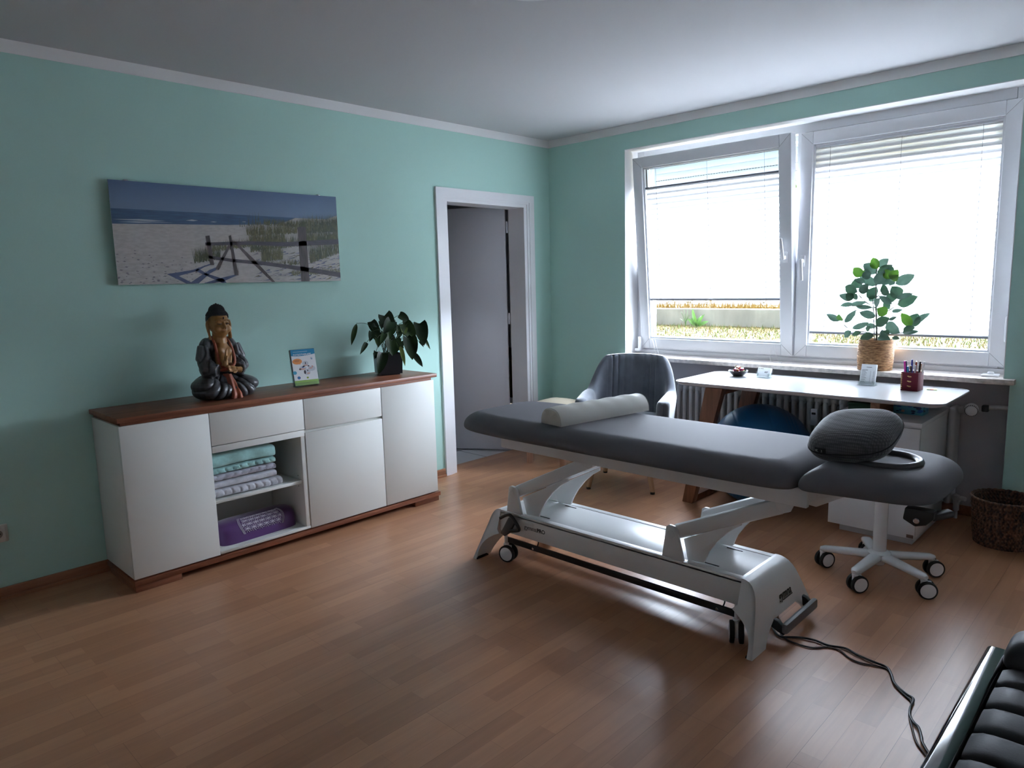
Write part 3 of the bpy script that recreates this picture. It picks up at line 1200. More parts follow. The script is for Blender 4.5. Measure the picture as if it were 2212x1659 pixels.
# dune behind the fence
poly([(.86, .36), (.93, .28), (1, .22), (1, .52), (.8, .5)], 0, L2)
for (x0, x1, f0, f1, h0, h1, n, mi) in ((.54, .80, .48, .44, .09, .15, 260, 5), (.62, .86, .36, .37, .06, .08, 200, 6), (.80, 1.0, .44, .40, .12, .22, 330, 6),
                                       (.55, .72, .57, .56, .10, .15, 240, 5), (.30, .41, .78, .74, .10, .16, 120, 6), (.37, .56, .66, .60, .06, .10, 160, 5),
                                       (.60, .70, .76, .74, .10, .22, 170, 5), (.55, .86, .66, .56, .08, .14, 260, 6), (.80, 1., .60, .50, .12, .24, 260, 6), (.84, 1., .78, .66, .10, .26, 210, 6), (.74, 1., .92, .9, .04, .08, 160, 5),
                                       (.58, .80, .80, .80, .03, .07, 110, 5), (.50, .60, .40, .36, .06, .16, 16, 6)):
    for _ in range(n):
        a = x0 + (x1 - x0) * rp_.random()
        t_ = (a - x0) / (x1 - x0)
        b = f0 + (f1 - f0) * t_ + .03 * (rp_.random() - .5)
        h = h0 + (h1 - h0) * rp_.random()
        l = (rp_.random() - .4) * .025
        w_ = .0016
        poly([(a - w_, b), (a + w_, b), (a + l, b - h)], rp_.choice((mi, mi, 5, 6)), L3 + rp_.random() * .0001)
for _ in range(260):                                     # shadows and straw on the dune sand
    a, b = .55 + .45 * rp_.random(), .66 + .33 * rp_.random()
    poly([(a, b), (a + .02 + .02 * rp_.random(), b - .03 * rp_.random()), (a + .03, b - .012)], rp_.choice((7, 7, 8, 5)), L2 + rp_.random() * .0001)
# fence shadow
for pts in ([(.185, .90), (.29, .86), (.36, .80), (.39, .79), (.34, .83), (.31, .87), (.23, .92), (.29, 1), (.26, 1)], [(.27, 1), (.36, .86), (.405, .82), (.41, .83), (.36, .90), (.31, 1)],
            [(.31, .84), (.35, .90), (.42, .96), (.43, 1.), (.41, 1.), (.36, .94), (.30, .87)], [(.33, 1.), (.40, .95), (.475, .91), (.48, .92), (.42, .98), (.37, 1.)]):
    poly(pts, 7, L3)
# fence: rails, braces, posts
for pts, mi in (([(.352, .575), (.55, .55), (.72, .55), (.83, .53), (1, .50), (1, .56), (.83, .585), (.72, .60), (.55, .59), (.352, .605)], 9),
                ([(.36, .71), (.47, .745), (.60, .77), (.72, .805), (.86, .85), (1, .90), (1, .96), (.86, .905), (.72, .85), (.6, .81), (.47, .78), (.36, .74)], 9),
                ([(.385, .85), (.45, .60), (.462, .60), (.40, .86)], 4), ([(.475, .56), (.485, .56), (.56, .74), (.655, 1.), (.64, 1.), (.55, .78)], 4),
                ([(.355, .51), (.373, .50), (.382, .81), (.365, .81)], 4), ([(.455, .50), (.466, .49), (.485, .92), (.468, .92)], 4),
                ([(.785, .38), (.80, .365), (.828, .375), (.83, 1), (.786, 1)], 4)):
    poly(pts, mi, L5)
pr = g.build('printed_sheet', PM, pic, smooth=0)
pr['label'] = 'beach with wooden fence and dune grass'
G().box(cx0, cx0 + PW, -.0080, -.0035, 0, PH, .0008).build('acrylic_panel', mat('acrylic edge', (.55, .68, .66, 1), .15), pic)
for a, z, s in ((.065, PH, 1), (.905, PH, 1), (.065, 0, -1), (.935, 0, -1)):
    G().box(cx0 + PW * a - .011, cx0 + PW * a + .011, -.0115, .018, z - .004 * (s < 0) - .0005, z + .005 * s + .0005, .0015).build('clip', M_chrome, pic)

# wall socket
so = thing('wall_socket', 'white square wall socket low on the green wall', 'socket', (-3.884, -.004, .312))
G().box(-.041, .041, -.008, .004, -.041, .041, .004).build('cover_plate', mat('aged white plastic', (.62, .60, .55, 1), .4), so)
G().box(-.030, .030, -.011, -.008, -.030, .030, .004).lathe([(.0195, 0), (.0215, .001), (.0215, .003), (.020, .003)], 28, (0, -.010, 0), (0, -1, 0)).build('insert', mat('white socket insert', (.66, .64, .6, 1), .4), so)
G().cyl((0, -.0112, 0), (0, -.0114, 0), .0195, n=28).build('socket_well', mat('shaded plastic', (.30, .29, .27, 1), .6), so)
g = G()
for x in (-.0095, .0095):
    g.cyl((x, -.0114, 0), (x, -.0118, 0), .0027, n=10)
g.build('contact_hole', M_holeshade, so)

# round ceiling lamp
la = thing('ceiling_lamp', 'round flat ceiling lamp at the top edge', 'lamp', (-2.505, -2.125, 2.405))
G().lathe([(0, .03), (.17, .03), (.185, .095), (0, .095)], 48).build('base', mat('lamp base', (.5, .5, .5, 1), .4), la)
G().lathe([(0, .0), (.12, .002), (.185, .012), (.2, .035), (.195, .045), (.17, .045)], 64).build('lamp_shade', mat('unlit opal shade', (.62, .63, .64, 1), .35), la)
# ---------------------------------------------------------------- flyer holder on the sideboard
fh = thing('flyer_holder', 'clear acrylic holder with therapy flyers beside the seated statue', 'holder', (-2.400, -.215, .828), math.radians(-9))
TILT = Matrix.Rotation(math.radians(-13), 4, 'X')
g = G()
g.box(-.075, .075, -.045, .045, 0, .003, .001)
g.M = TILT
g.box(-.073, .073, .012, .0145, .004, .155)
g.box(-.075, -.0725, -.022, .012, .004, .085).box(.0725, .075, -.022, .012, .004, .085)
g.box(-.073, .073, -.0245, -.022, .004, .022)
g.build('acrylic_stand', M_acryl, fh, smooth=0)
FW, FHt = .142, .214
fl = thing('flyer_stack', 'stack of flyers with blue header and green footer in the holder', 'flyers', (-2.400, -.215, .828), math.radians(-9))
g = G()
g.M = TILT
g.box(-.070, .070, -.016, .0105, .006, FHt)
st = g.build('paper_stack', mat('dark flyer edges', (.10, .12, .12, 1), .6), fl, smooth=0)
FM = [M_paper, mat('flyer blue', lin(28, 128, 172), .45), mat('flyer green', lin(142, 178, 96), .5), mat('flyer orange', lin(205, 130, 72), .5), mat('flyer navy', lin(40, 64, 140), .5),
      mat('flyer cyan', lin(70, 160, 195), .5), mat('flyer skin', lin(205, 160, 150), .5), mat('flyer dark', lin(45, 40, 48), .5), mat('flyer pale grey', lin(196, 200, 206), .5), mat('flyer lime', lin(140, 165, 70), .5)]
g = G()
g.M = TILT


def fp(pts, mi, k):
    g.cm = mi
    g.add([(-.070 + .140 * a, -.0162 - .00012 * k, .006 + .206 * (1 - b)) for a, b in pts], [tuple(range(len(pts)))])


def fe(a, b, r, mi, k, ry=None, n=24):
    ry = ry or r
    fp([(a + r * math.cos(2 * PI * i / n), b + ry * .617 * math.sin(2 * PI * i / n)) for i in range(n)], mi, k)


fp([(0, 0), (1, 0), (1, 1), (0, 1)], 0, 0)
fp([(0, 0), (1, 0)] + [(1 - i / 16, .115 + .07 * math.sin(PI * (.15 + .85 * i / 16) * .75)) for i in range(17)], 1, 1)
fp([(0, .86), (1, .86), (1, 1), (0, 1)], 2, 1)
fe(.22, .33, .20, 3, 1, .125 / .617 * .617 * 1.05)
fp([(.26, .39), (.34, .385), (.335, .425)], 3, 2)
fe(.06, .64, .08, 5, 1)
fe(.2, .785, .065, 4, 1)
fe(.2, .785, .03, 5, 2)
fe(.56, .80, .045, 9, 1)
fe(.83, .27, .05, 8, 1, .06)
fp([(.80, .24), (.84, .27), (.87, .30), (.82, .29)], 1, 2)
for a, b, r, ry in ((.55, .40, .13, .12), (.42, .52, .15, .10), (.78, .55, .16, .12), (.57, .64, .14, .14)):
    fe(a, b, r, 8, 1, ry)
for a, b, r, ry, c in ((.55, .39, .02, .05, 7), (.55, .45, .08, .03, 6), (.46, .475, .05, .03, 7), (.66, .475, .04, .03, 7), (.40, .55, .13, .035, 6), (.30, .55, .05, .04, 7), (.42, .50, .05, .02, 4), (.74, .54, .07, .03, 6), (.82, .50, .03, .05, 6), (.48, .64, .04, .09, 7), (.60, .60, .025, .03, 7), (.62, .68, .07, .03, 6)):
    fe(a, b, r, c, 3, ry)
for a, b, w_ in ((.15, .885, .55), (.2, .925, .5), (.22, .955, .4)):
    for i in range(9):
        fp([(a + w_ * i / 9, b - .006), (a + w_ * (i + .75) / 9, b - .006), (a + w_ * (i + .75) / 9, b + .006), (a + w_ * i / 9, b + .006)], 1 if False else 9, 2)
for i in range(11):
    fp([(.10 + i * .055, .055), (.145 + i * .055, .055), (.145 + i * .055, .068), (.10 + i * .055, .068)], 8, 2)
for i in range(5):
    fp([(.10 + i * .045, .30), (.135 + i * .045, .30), (.135 + i * .045, .312), (.10 + i * .045, .312)], 7, 2)
    fp([(.12 + i * .035, .325), (.145 + i * .035, .325), (.145 + i * .035, .335), (.12 + i * .035, .335)], 7, 2)
g.build('printed_cover', FM, fl, smooth=0)
text('lettering', 'PHYSIOTHERAPIE', .0155, M_paper, fl, TILT @ frame((-.058, -.0167, .177), (1, 0, 0), (0, 0, 1)), .0001, sx=.88, bold=.0002)

# ---------------------------------------------------------------- trailing plant in square black pot
pp = thing('potted_plant', 'dark green trailing plant in a square black pot', 'plant', (-1.795, -.175, .828), math.radians(68))
PR = WM[pp.name]
g = G()
bm_ = [(-.066, 0), (.066, 0)]
g.box(-.060, .060, -.060, .060, 0, .012, .003)
g.grid(lambda u, v: ((.072 + .004 * v) * (1 if 0 else [(-1, -1), (1, -1), (1, 1), (-1, 1)][int(u * 4) % 4][0]), (.072 + .004 * v) * [(-1, -1), (1, -1), (1, 1), (-1, 1)][int(u * 4) % 4][1], .010 + .124 * v), 4, 2, wu=True)
g.box(-.072, .072, -.072, .072, .008, .012)
g.build('pot', mat('satin black ceramic', (.012, .012, .016, 1), .35, spec=.4), pp)
G().box(-.073, .073, -.073, .073, .10, .122).build('soil', mat('potting soil', (.02, .014, .01, 1), .95, bump=.8, bscale=90), pp, smooth=0)
M_lf = [leaf_mat('dark philodendron', (.006, .016, .005, 1), (.013, .032, .009, 1), .3, .1), leaf_mat('mid philodendron', (.014, .036, .008, 1), (.03, .066, .014, 1), .32, .15), leaf_mat('pale philodendron', (.09, .14, .03, 1), (.15, .19, .05, 1), .4, .3)]
M_stem = mat('plant stem', (.02, .045, .012, 1), .5)


def cpt(px, py, dy):
    """a point of the plant in world space: right/left and height measured on the wall side"""
    return Vector((-2.128 + px / 10.37 * .003555, -.175 + dy, 1.257 - py / 10.37 * .003205 - .0))


inv = WM[pp.name].inverted()
LV = [((372, 300), (180, 715), 95, .02, 1, .0), ((430, 672), (215, 890), 90, -.05, 0, .4), ((610, 480), (490, 668), 130, -.02, 0, .6), ((745, 505), (570, 725), 120, -.09, 1, .6), ((905, 180), (985, 560), 290, -.02, 0, 1.),
      ((725, 290), (830, 640), 190, .04, 0, .8), ((960, 690), (890, 985), 330, -.06, 1, 1.), ((655, 915), (478, 1310), 215, -.10, 0, 1.), ((1175, 650), (1160, 1085), 285, -.14, 0, 1.), ((985, 790), (1010, 1200), 85, -.13, 2, .3),
      ((1330, 380), (1480, 775), 270, -.03, 1, 1.), ((1345, 190), (1520, 335), 170, .03, 0, .6), ((1640, 385), (1655, 855), 280, -.05, 0, 1.), ((1745, 560), (1978, 975), 105, .02, 1, .4), ((1660, 780), (1615, 1040), 150, .05, 0, .6),
      ((1590, 800), (1375, 850), 125, -.02, 0, .6), ((1285, 980), (1415, 1260), 120, -.13, 0, .6), ((1290, 340), (1125, 285), 66, .04, 1, .3), ((780, 370), (605, 375), 95, .02, 0, .4), ((1240, 415), (1180, 580), 110, .05, 1, .6),
      ((1030, 330), (1120, 400), 120, .06, 0, .6), ((760, 900), (660, 1040), 110, .02, 0, .6), ((1540, 340), (1500, 560), 160, .05, 0, .8), ((860, 560), (800, 700), 220, .06, 0, .8), ((1300, 740), (1400, 905), 90, .05, 1, .5),
      ((1420, 930), (1545, 1060), 24, -.02, 0, .1), ((1720, 770), (1765, 905), 40, .0, 0, .1), ((940, 300), (700, 520), 230, -.07, 0, 1.), ((1130, 560), (1260, 760), 140, .07, 0, .6), ((1400, 420), (1300, 700), 170, .06, 1, .8),
      ((930, 420), (860, 650), 180, -.05, 1, .8), ((1010, 300), (1060, 430), 130, -.03, 0, .8), ((1330, 400), (1250, 620), 150, -.02, 2, .5), ((1500, 430), (1580, 640), 170, .0, 0, .8), ((700, 620), (650, 800), 130, -.03, 1, .6), ((1090, 720), (1020, 900), 150, -.08, 1, .8), ((1240, 640), (1330, 850), 150, -.09, 0, .8), ((820, 300), (760, 440), 120, -.02, 0, .7)]
rq = random.Random(21)
for i, (b, t, w_, dy, mi, ht) in enumerate(LV):
    B, T = cpt(*b, dy), cpt(*t, dy - .03)
    B, T = inv @ B, inv @ T
    nrm = (inv.to_3x3() @ Vector((-.45 + .5 * (rq.random() - .5), -1, .35 + .4 * (rq.random() - .3))))
    G().leaf(B, T, w_ / 10.37 * .0034, nrm=nrm, fold=.28, curl=.18, n=9, heart=ht).build('leaf', M_lf[mi], pp, smooth=60)
    root = Vector((.03 * math.cos(i * 2.4), .03 * math.sin(i * 2.4), .121))
    mid = (root + B) / 2 + Vector((0, 0, .06 + .03 * rq.random()))
    if B.z < .12:
        mid = Vector((B.x * .7, B.y * .7, .19))
    G().tube(spline([root, mid, B], 7), .0016, 5).build('stem', M_stem, pp)

# ---------------------------------------------------------------- seated statue
stt = thing('seated_statue', 'carved seated monk statue in dark robe with orange sash', 'statue', (-2.872, -.205, .828), math.radians(4))
M_robe = mat('worn black-silver paint', (.045, .047, .052, 1), .38, spec=.6, var=.55, vscale=22, stretch=(1, 1, .5))
nt = M_robe.node_tree
gn = nt.nodes.new('ShaderNodeNewGeometry')
rr_ = nt.nodes.new('ShaderNodeValToRGB')
rr_.color_ramp.elements[0].position, rr_.color_ramp.elements[1].position = .488, .56
rr_.color_ramp.elements[0].color, rr_.color_ramp.elements[1].color = (.010, .010, .012, 1), (.17, .175, .185, 1)
nt.links.new(gn.outputs['Pointiness'], rr_.inputs[0])
nt.links.new(rr_.outputs[0], nt.nodes['Principled BSDF'].inputs['Base Color'])
M_skin = mat('golden brown carved wood', (.30, .150, .048, 1), .42, var=.25, vscale=16)
M_orange = mat('orange painted wood', (.26, .065, .028, 1), .5, var=.3, vscale=25)
M_hair = mat('black painted curls', (.006, .006, .009, 1), .35)


def blob(g, pts):
    for c, r in pts:
        g.ell(c, r, 20, 12)


# robe: crossed legs, torso, sleeves (front is -y, statue's right side is -x)
g = G()
blob(g, [((0, .03, .070), (.150, .085, .070)), ((-.098, -.01, .060), (.076, .085, .060)), ((.098, -.01, .056), (.078, .085, .056)), ((-.055, -.06, .043), (.09, .05, .043)), ((.060, -.06, .041), (.085, .05, .041)),
         ((0, .035, .15), (.082, .060, .08)), ((0, .035, .22), (.080, .055, .08)), ((-.060, .03, .268), (.040, .044, .046)), ((.058, .03, .268), (.040, .044, .046)), ((0, .04, .285), (.062, .044, .042)),
         ((-.082, .015, .215), (.028, .040, .075)), ((.078, .015, .215), (.028, .040, .075)), ((-.082, -.012, .155), (.040, .055, .055)), ((.078, -.012, .150), (.036, .052, .048))])
for sx_ in (-1, 1):
    g.tube([(sx_ * .080, .02, .272), (sx_ * .096, .01, .21), (sx_ * .092, -.02, .160), (sx_ * .055, -.062, .150)], [.030, .034, .038, .032], 12)
g2 = voxel(g, .0036, 3)


def ridge(t):
    return (abs(math.sin(t)) ** .8) * 2 - 1.1


def robe_disp(p):
    x, y, z = p
    s = -1 if x < 0 else 1
    d = 0
    if z < .135 and y < .07:            # curved folds over each knee, fanning from the lap
        w_ = min(1, max(0, (.07 - y) / .05)) * min(1, max(0, (abs(x) - .018) / .02)) * min(1, max(0, (.135 - z) / .02))
        ang = math.atan2(.165 - z, abs(x) + .012)
        d += .0065 * ridge(ang * 9.5 + (0 if s > 0 else .8) + .5 * math.sin(abs(x) * 40)) * w_
    elif z >= .135:
        w_ = min(1, max(0, (abs(x) - .04) / .025))
        d += .0045 * ridge(x * s * 95 + z * 38 + .6 * math.sin(z * 60)) * w_ * min(1, (z - .135) / .02)
    return d


out = []
cc = Vector((0, .03, .13))
for p in g2.v:
    v = Vector(p)
    n = (v - Vector((v.x * .4, .03, min(v.z, .2)))).normalized() if (v - cc).length > .001 else Vector((0, 0, 1))
    v += n * robe_disp(p)
    v.z = max(0, v.z)
    out.append(v)
g2.v = [tuple(v) for v in out]
g2.build('robe', M_robe, stt, smooth=70)

# chest and belly skin
g = G()
blob(g, [((.002, -.014, .215), (.046, .030, .082)), ((-.018, -.028, .240), (.024, .018, .028)), ((.022, -.028, .240), (.024, .018, .028)), ((0, .008, .300), (.036, .034, .035)), ((0, -.02, .165), (.05, .03, .03))])
body = voxel(g, .004, 3)
# neck joins chest and head: one continuous skin
g = G()
g.add(body.v, body.f)
HS = 1.06
H = Vector((.0, .0, .382))
HM = Matrix.Translation(H) @ Matrix.Scale(HS, 4) @ Matrix.Translation(-H)
hd = [((0, .008, .012), (.048, .056, .060)), ((0, -.010, -.022), (.039, .042, .044)), ((0, -.022, -.044), (.023, .022, .020)), ((-.024, -.032, -.020), (.019, .017, .019)), ((.024, -.032, -.020), (.019, .017, .019))]
g.tube([(0, .01, .29), (0, .008, .32), (0, .005, .35)], [.040, .035, .034], 16)
g.M = HM
for c, r in hd:
    g.ell(H + Vector(c), r, 24, 16)
# nose, lips, eyelids, brows, long ears
g.tube([H + Vector((0, -.0465, .016)), H + Vector((0, -.053, .002)), H + Vector((0, -.060, -.014))], [.0042, .006, .0075], 10)
g.ell(H + Vector((-.006, -.053, -.015)), (.005, .006, .004), 10, 6).ell(H + Vector((.006, -.053, -.015)), (.005, .006, .004), 10, 6)
g.tube(spline([H + Vector((-.014, -.0455, -.029)), H + Vector((-.006, -.052, -.0285)), H + Vector((0, -.053, -.030)), H + Vector((.006, -.052, -.0285)), H + Vector((.014, -.0455, -.029))], 4), .0032, 8)
g.tube(spline([H + Vector((-.011, -.0455, -.034)), H + Vector((0, -.052, -.0355)), H + Vector((.011, -.0455, -.034))], 4), .0036, 8)
for s in (-1, 1):
    g.ell(H + Vector((s * .020, -.0425, .008)), (.0115, .0075, .0062), 14, 8)
    g.tube(spline([H + Vector((s * .006, -.048, .018)), H + Vector((s * .017, -.0485, .0245)), H + Vector((s * .030, -.040, .022)), H + Vector((s * .036, -.033, .016))], 4), .0024, 6)
    g.tube(spline([H + Vector((s * .050, .004, .020)), H + Vector((s * .056, .008, .006)), H + Vector((s * .053, .004, -.03)), H + Vector((s * .052, -.002, -.055)), H + Vector((s * .050, -.004, -.072))], 4), [.011] * 5 + [.0125] * 4 + [.010] * 4 + [.0105] * 3 + [.0085], 10, flat=.6)
sk = voxel(g, .0028, 2)
sk.build('figure_body', M_skin, stt, smooth=70)
g = G()
g.M = HM
for s in (-1, 1):
    g.tube(spline([H + Vector((s * .009, -.0495, .0055)), H + Vector((s * .020, -.0508, .0032)), H + Vector((s * .0305, -.0445, .0055))], 4), .0013, 6)
g.build('eye_line', M_hair, stt)
g = G()
g.M = HM
g.ell(H + Vector((0, -.0498, .033)), (.0035, .003, .0065), 12, 8)
g.build('forehead_mark', mat('dark red mark', (.05, .012, .008, 1), .4), stt)
# hair cap with curls and bun
g = G()
g.M = HM
g.ell(H + Vector((0, .012, .026)), (.0535, .0585, .056), 30, 18).ell(H + Vector((0, .014, .066)), (.036, .038, .034), 24, 14).ell(H + Vector((0, .014, .098)), (.007, .007, .008), 10, 6)
cap = []
hv = voxel(g, .0035, 3)
hv.f = [f for f in hv.f]
keep = []
for f in hv.f:
    c = sum((Vector(hv.v[i]) for i in f), Vector()) / len(f) - H
    c /= HS
    if c.z > .047 - max(0, (c.y + .02)) * .85:
        keep.append(f)
hv.f = keep
hv.mi = [0] * len(keep)
hv.build('hair', M_hair, stt, smooth=70)
g = G()
g.M = HM
for row in range(14):
    z = .046 + row * .0040
    base = max(.0535 * math.sqrt(max(.0, 1 - ((z - .026) / .056) ** 2)), .036 * math.sqrt(max(.0, 1 - ((z - .066) / .034) ** 2)))
    if base < .004:
        continue
    n = max(6, int(2 * PI * base / .0056))
    for k in range(n):
        a = 2 * PI * (k + .5 * (row % 2)) / n
        g.ell(H + Vector((base * math.cos(a), .012 + base * 1.07 * math.sin(a), z)), .0026, 6, 4)
o = g.build('hair_curls', M_hair, stt)
o['kind'] = 'stuff'
# orange collar and front drape
g = G()
for s in (-1, 1):
    g.tube(spline([(s * .038, .02, .318), (s * .040, -.014, .290), (s * .044, -.040, .24), (s * .042, -.054, .19), (s * .020, -.062, .158)], 6), .0075, 8, flat=.7)
g.tube(spline([(.042, -.054, .19), (.028, -.064, .172), (-.015, -.068, .154), (-.045, -.06, .150)], 6), .007, 8)
g.build('collar', M_orange, stt, smooth=60)


def drape(u, v):
    x = (-.026 + .052 * u) * (.62 + .60 * v) + .014 * v
    y = -.066 - .052 * min(1, v * 1.25) ** 1.2 + .006 * math.sin(u * 10 + v * 4) * min(1, v * 2) * .8 + .01 * (2 * u - 1) ** 2
    return (x, y, .125 * (1 - v) + .002)


g = G().grid(drape, 22, 18)
g.grid(lambda u, v: (drape(u, v)[0] * .95, drape(u, v)[1] + .03, drape(u, v)[2]), 22, 18)
g.build('sash', M_orange, stt, smooth=60)


# hands: one raised before the chest, the other resting in the lap
def hand(M, spread, curl, name):
    g = G()
    g.M = M
    g.ell((0, 0, .014), (.0155, .0075, .020), 16, 10)
    for k, (x, l) in enumerate(((-.0115, .027), (-.004, .031), (.004, .029), (.0115, .023))):
        a = (x / .0115) * spread
        p0 = Vector((x, 0, .028))
        p1 = p0 + Vector((math.sin(a) * l * .5, -curl * l * .2, l * .5))
        p2 = p1 + Vector((math.sin(a) * l * .4, -curl * l * .55, l * .45 * (1 - .5 * curl)))
        g.tube([p0 - Vector((0, 0, .008)), p0, p1, p2], [.0042, .0042, .0039, .0028], 8)
    g.tube([(-.012, -.002, .006), (-.020, -.006, .016), (-.021, -.009, .027)], [.0052, .0046, .0032], 8)
    g.tube([(0, .002, .004), (0, .004, -.022)], [.012, .014], 10)
    voxel(g, .0022, 2).build(name, M_skin, stt, smooth=70)


hand(Matrix.Translation((-.016, -.070, .195)) @ Matrix.Rotation(.15, 4, 'Y') @ Matrix.Rotation(.9, 4, 'Z') @ Matrix.Scale(1.15, 4), .12, .1, 'raised_hand')
hand(Matrix.Translation((.035, -.082, .150)) @ Matrix.Rotation(-1.45, 4, 'Y') @ Matrix.Rotation(.5, 4, 'Z') @ Matrix.Scale(1.15, 4), .1, .9, 'resting_hand')
# ---------------------------------------------------------------- height-adjustable therapy couch
mt = thing('massage_table', 'grey padded therapy couch on white lifting frame with casters', 'massage table', (-1.89, -2.06, 0))
M_leather = mat('grey upholstery', (.130, .127, .137, 1), .70, spec=.24, bump=.10, bscale=500)
M_leather_h = M_leather


def cushion(xc, hx, y0, y1, z0, z1, nl, nr, bow, nu=120, rt=.085, rb=.014, crown=.0, rel=.020, taper=0.):
    """padded slab: plan is a soft rectangle (end y0 uses exponent nl, end y1 nr); the top edge rolls over a
    wide quarter ellipse of width rt, the bottom edge is tight"""
    yc, hy = (y0 + y1) / 2, abs(y1 - y0) / 2
    sgn = 1 if y1 > y0 else -1
    prof = []
    for k in range(7):
        a = PI / 2 * k / 6
        prof.append((rb * (1 - math.sin(a)), z0 + rel * (1 - math.cos(a)) * .9))
    zm = z0 + rel * .9
    for k in range(1, 15):
        a = PI / 2 * k / 14
        prof.append((rt * (1 - math.cos(a)) ** 1.0, zm + (z1 - zm) * math.sin(a)))

    def ringp(inset, z):
        out = []
        for i in range(nu):
            t = 2 * PI * i / nu
            c, s_ = math.cos(t), math.sin(t)
            n = nr if s_ > 0 else nl
            ex = math.copysign(abs(c) ** (2 / n), c)
            ey = math.copysign(abs(s_) ** (2 / n), s_)
            y = (hy - inset) * ey
            x = (hx - inset) * ex * (1 + bow * (1 - (y / hy) ** 2)) * (1 - taper * (y / hy + 1) / 2)
            out.append((xc + x, yc + sgn * y, z))
        return out
    rows = [ringp(i, z) for i, z in prof]
    top, bot = rows[-1], rows[0]
    caps = []
    for src, cr in ((top, crown), (bot, 0)):
        cap = []
        for k in range(1, 10):
            f = 1 - k / 10
            cap.append([(xc + (p[0] - xc) * f, yc + (p[1] - yc) * f, p[2] + cr * (1 - f * f)) for p in src])
        caps.append(cap)
    rows = caps[1][::-1] + rows + caps[0]
    vs = [p for r_ in rows for p in r_] + [(xc, yc, z0), (xc, yc, z1 + crown)]
    m = len(rows)
    fs = [(a * nu + i, a * nu + (i + 1) % nu, (a + 1) * nu + (i + 1) % nu, (a + 1) * nu + i) for a in range(m - 1) for i in range(nu)]
    fs += [(i, (i + 1) % nu, m * nu) for i in range(nu)] + [((m - 1) * nu + i, (m - 1) * nu + (i + 1) % nu, m * nu + 1) for i in range(nu)]
    g = G()
    g.add(vs, fs)
    return g


cu = part(cushion(-1.893, .292, -2.930, -1.222, .668, .754, 14, 7, .035), 'cushion', M_leather, mt, smooth=60)
hc = part(cushion(-1.868, .300, -2.936, -3.335, .674, .752, 16, 4.6, .0, taper=.20), 'head_cushion', M_leather, mt, smooth=60)
g = G()
prof = [(.098, -.004), (.116, -.004), (.119, .006), (.116, .014), (.108, .018), (.099, .016), (.092, .008), (.088, -.02), (.0, -.022)]
g.lathe(prof, 56, (-1.880, -3.128, .750), (0, 0, 1), fn=lambda a, z: 1.0)
ringo = part(g, 'face_ring', mat('dark grey ring padding', (.060, .060, .066, 1), .38), hc, smooth=50)
ringo['label'] = 'dark round padding ring around the face opening'

# upper frame
g = G()
for x in (-2.105, -1.705):
    g.box(x, x + .025, -2.955, -1.488, .600, .668, .004)
g.box(-2.08, -1.705, -1.53, -1.488, .612, .668, .003).box(-2.08, -1.705, -2.955, -2.90, .612, .668, .003).box(-2.08, -1.705, -2.1, -2.0, .62, .668, .003)
part(g, 'bed_frame', M_steel_white, mt)
g = G()
for x in (-2.02, -1.78):
    g.prism([(-2.90, .660), (-2.90, .590), (-2.955, .585), (-3.05, .640), (-3.10, .668), (-3.10, .674)], x, x + .018, 'x', .002)
g.bar((-2.01, -3.09, .664), (-1.77, -3.09, .664), .03, .018, .003)
part(g, 'head_bracket', M_steel_white, mt)
g = G()
g.prism([(-3.255, .668), (-3.25, .63), (-3.285, .612), (-3.315, .622), (-3.335, .645), (-3.335, .668)], -2.105, -2.065, 'x', .004)
g.bar((-2.085, -3.32, .645), (-2.03, -3.365, .655), .03, .022, .006)
lv = part(g, 'release_lever', M_black, mt)
part(G().cyl((-2.106, -3.290, .634), (-2.114, -3.290, .634), .009, n=16, bev=.002), 'bolt', M_chrome, lv)

# beam
XN, XFr, ZD = -2.050, -1.735, .258
g = G()
g.box(XN + .034, XFr - .034, -2.715, -1.405, .238, ZD - .0015, .0008)
for a, s in ((XN, 1), (XFr, -1)):
    g.box(a, a + s * .0325, -2.712, -1.408, .240, ZD, .0015)
    g.box(a, a + s * .012, -2.712, -1.408, .148, .250, .003)
g.box(XN + .01, XFr - .01, -2.70, -1.42, .19, .238)
beam = part(g, 'base_beam', M_steel_white, mt)
g = G()
for yc in (-1.66, -2.545):
    for x in (XN + .052, XFr - .06):
        g.box(x, x + .008, yc - .035, yc + .035, ZD - .0018, ZD - .0006, .0003)
part(g, 'deck_slot', M_holeshade, beam)
# text on the beam
Tp = frame((XN - .0008 + 1.89, -1.578 + 2.06, .196), (0, -1, 0), (0, 0, 1))
text('lettering', 'gymna.', .031, M_ink, beam, Tp, .0003)
text('lettering', 'PRO', .027, M_black, beam, frame((XN - .0008 + 1.89, -1.661 + 2.06, .1965), (0, -1, 0), (0, 0, 1)), .0003, bold=.0006)


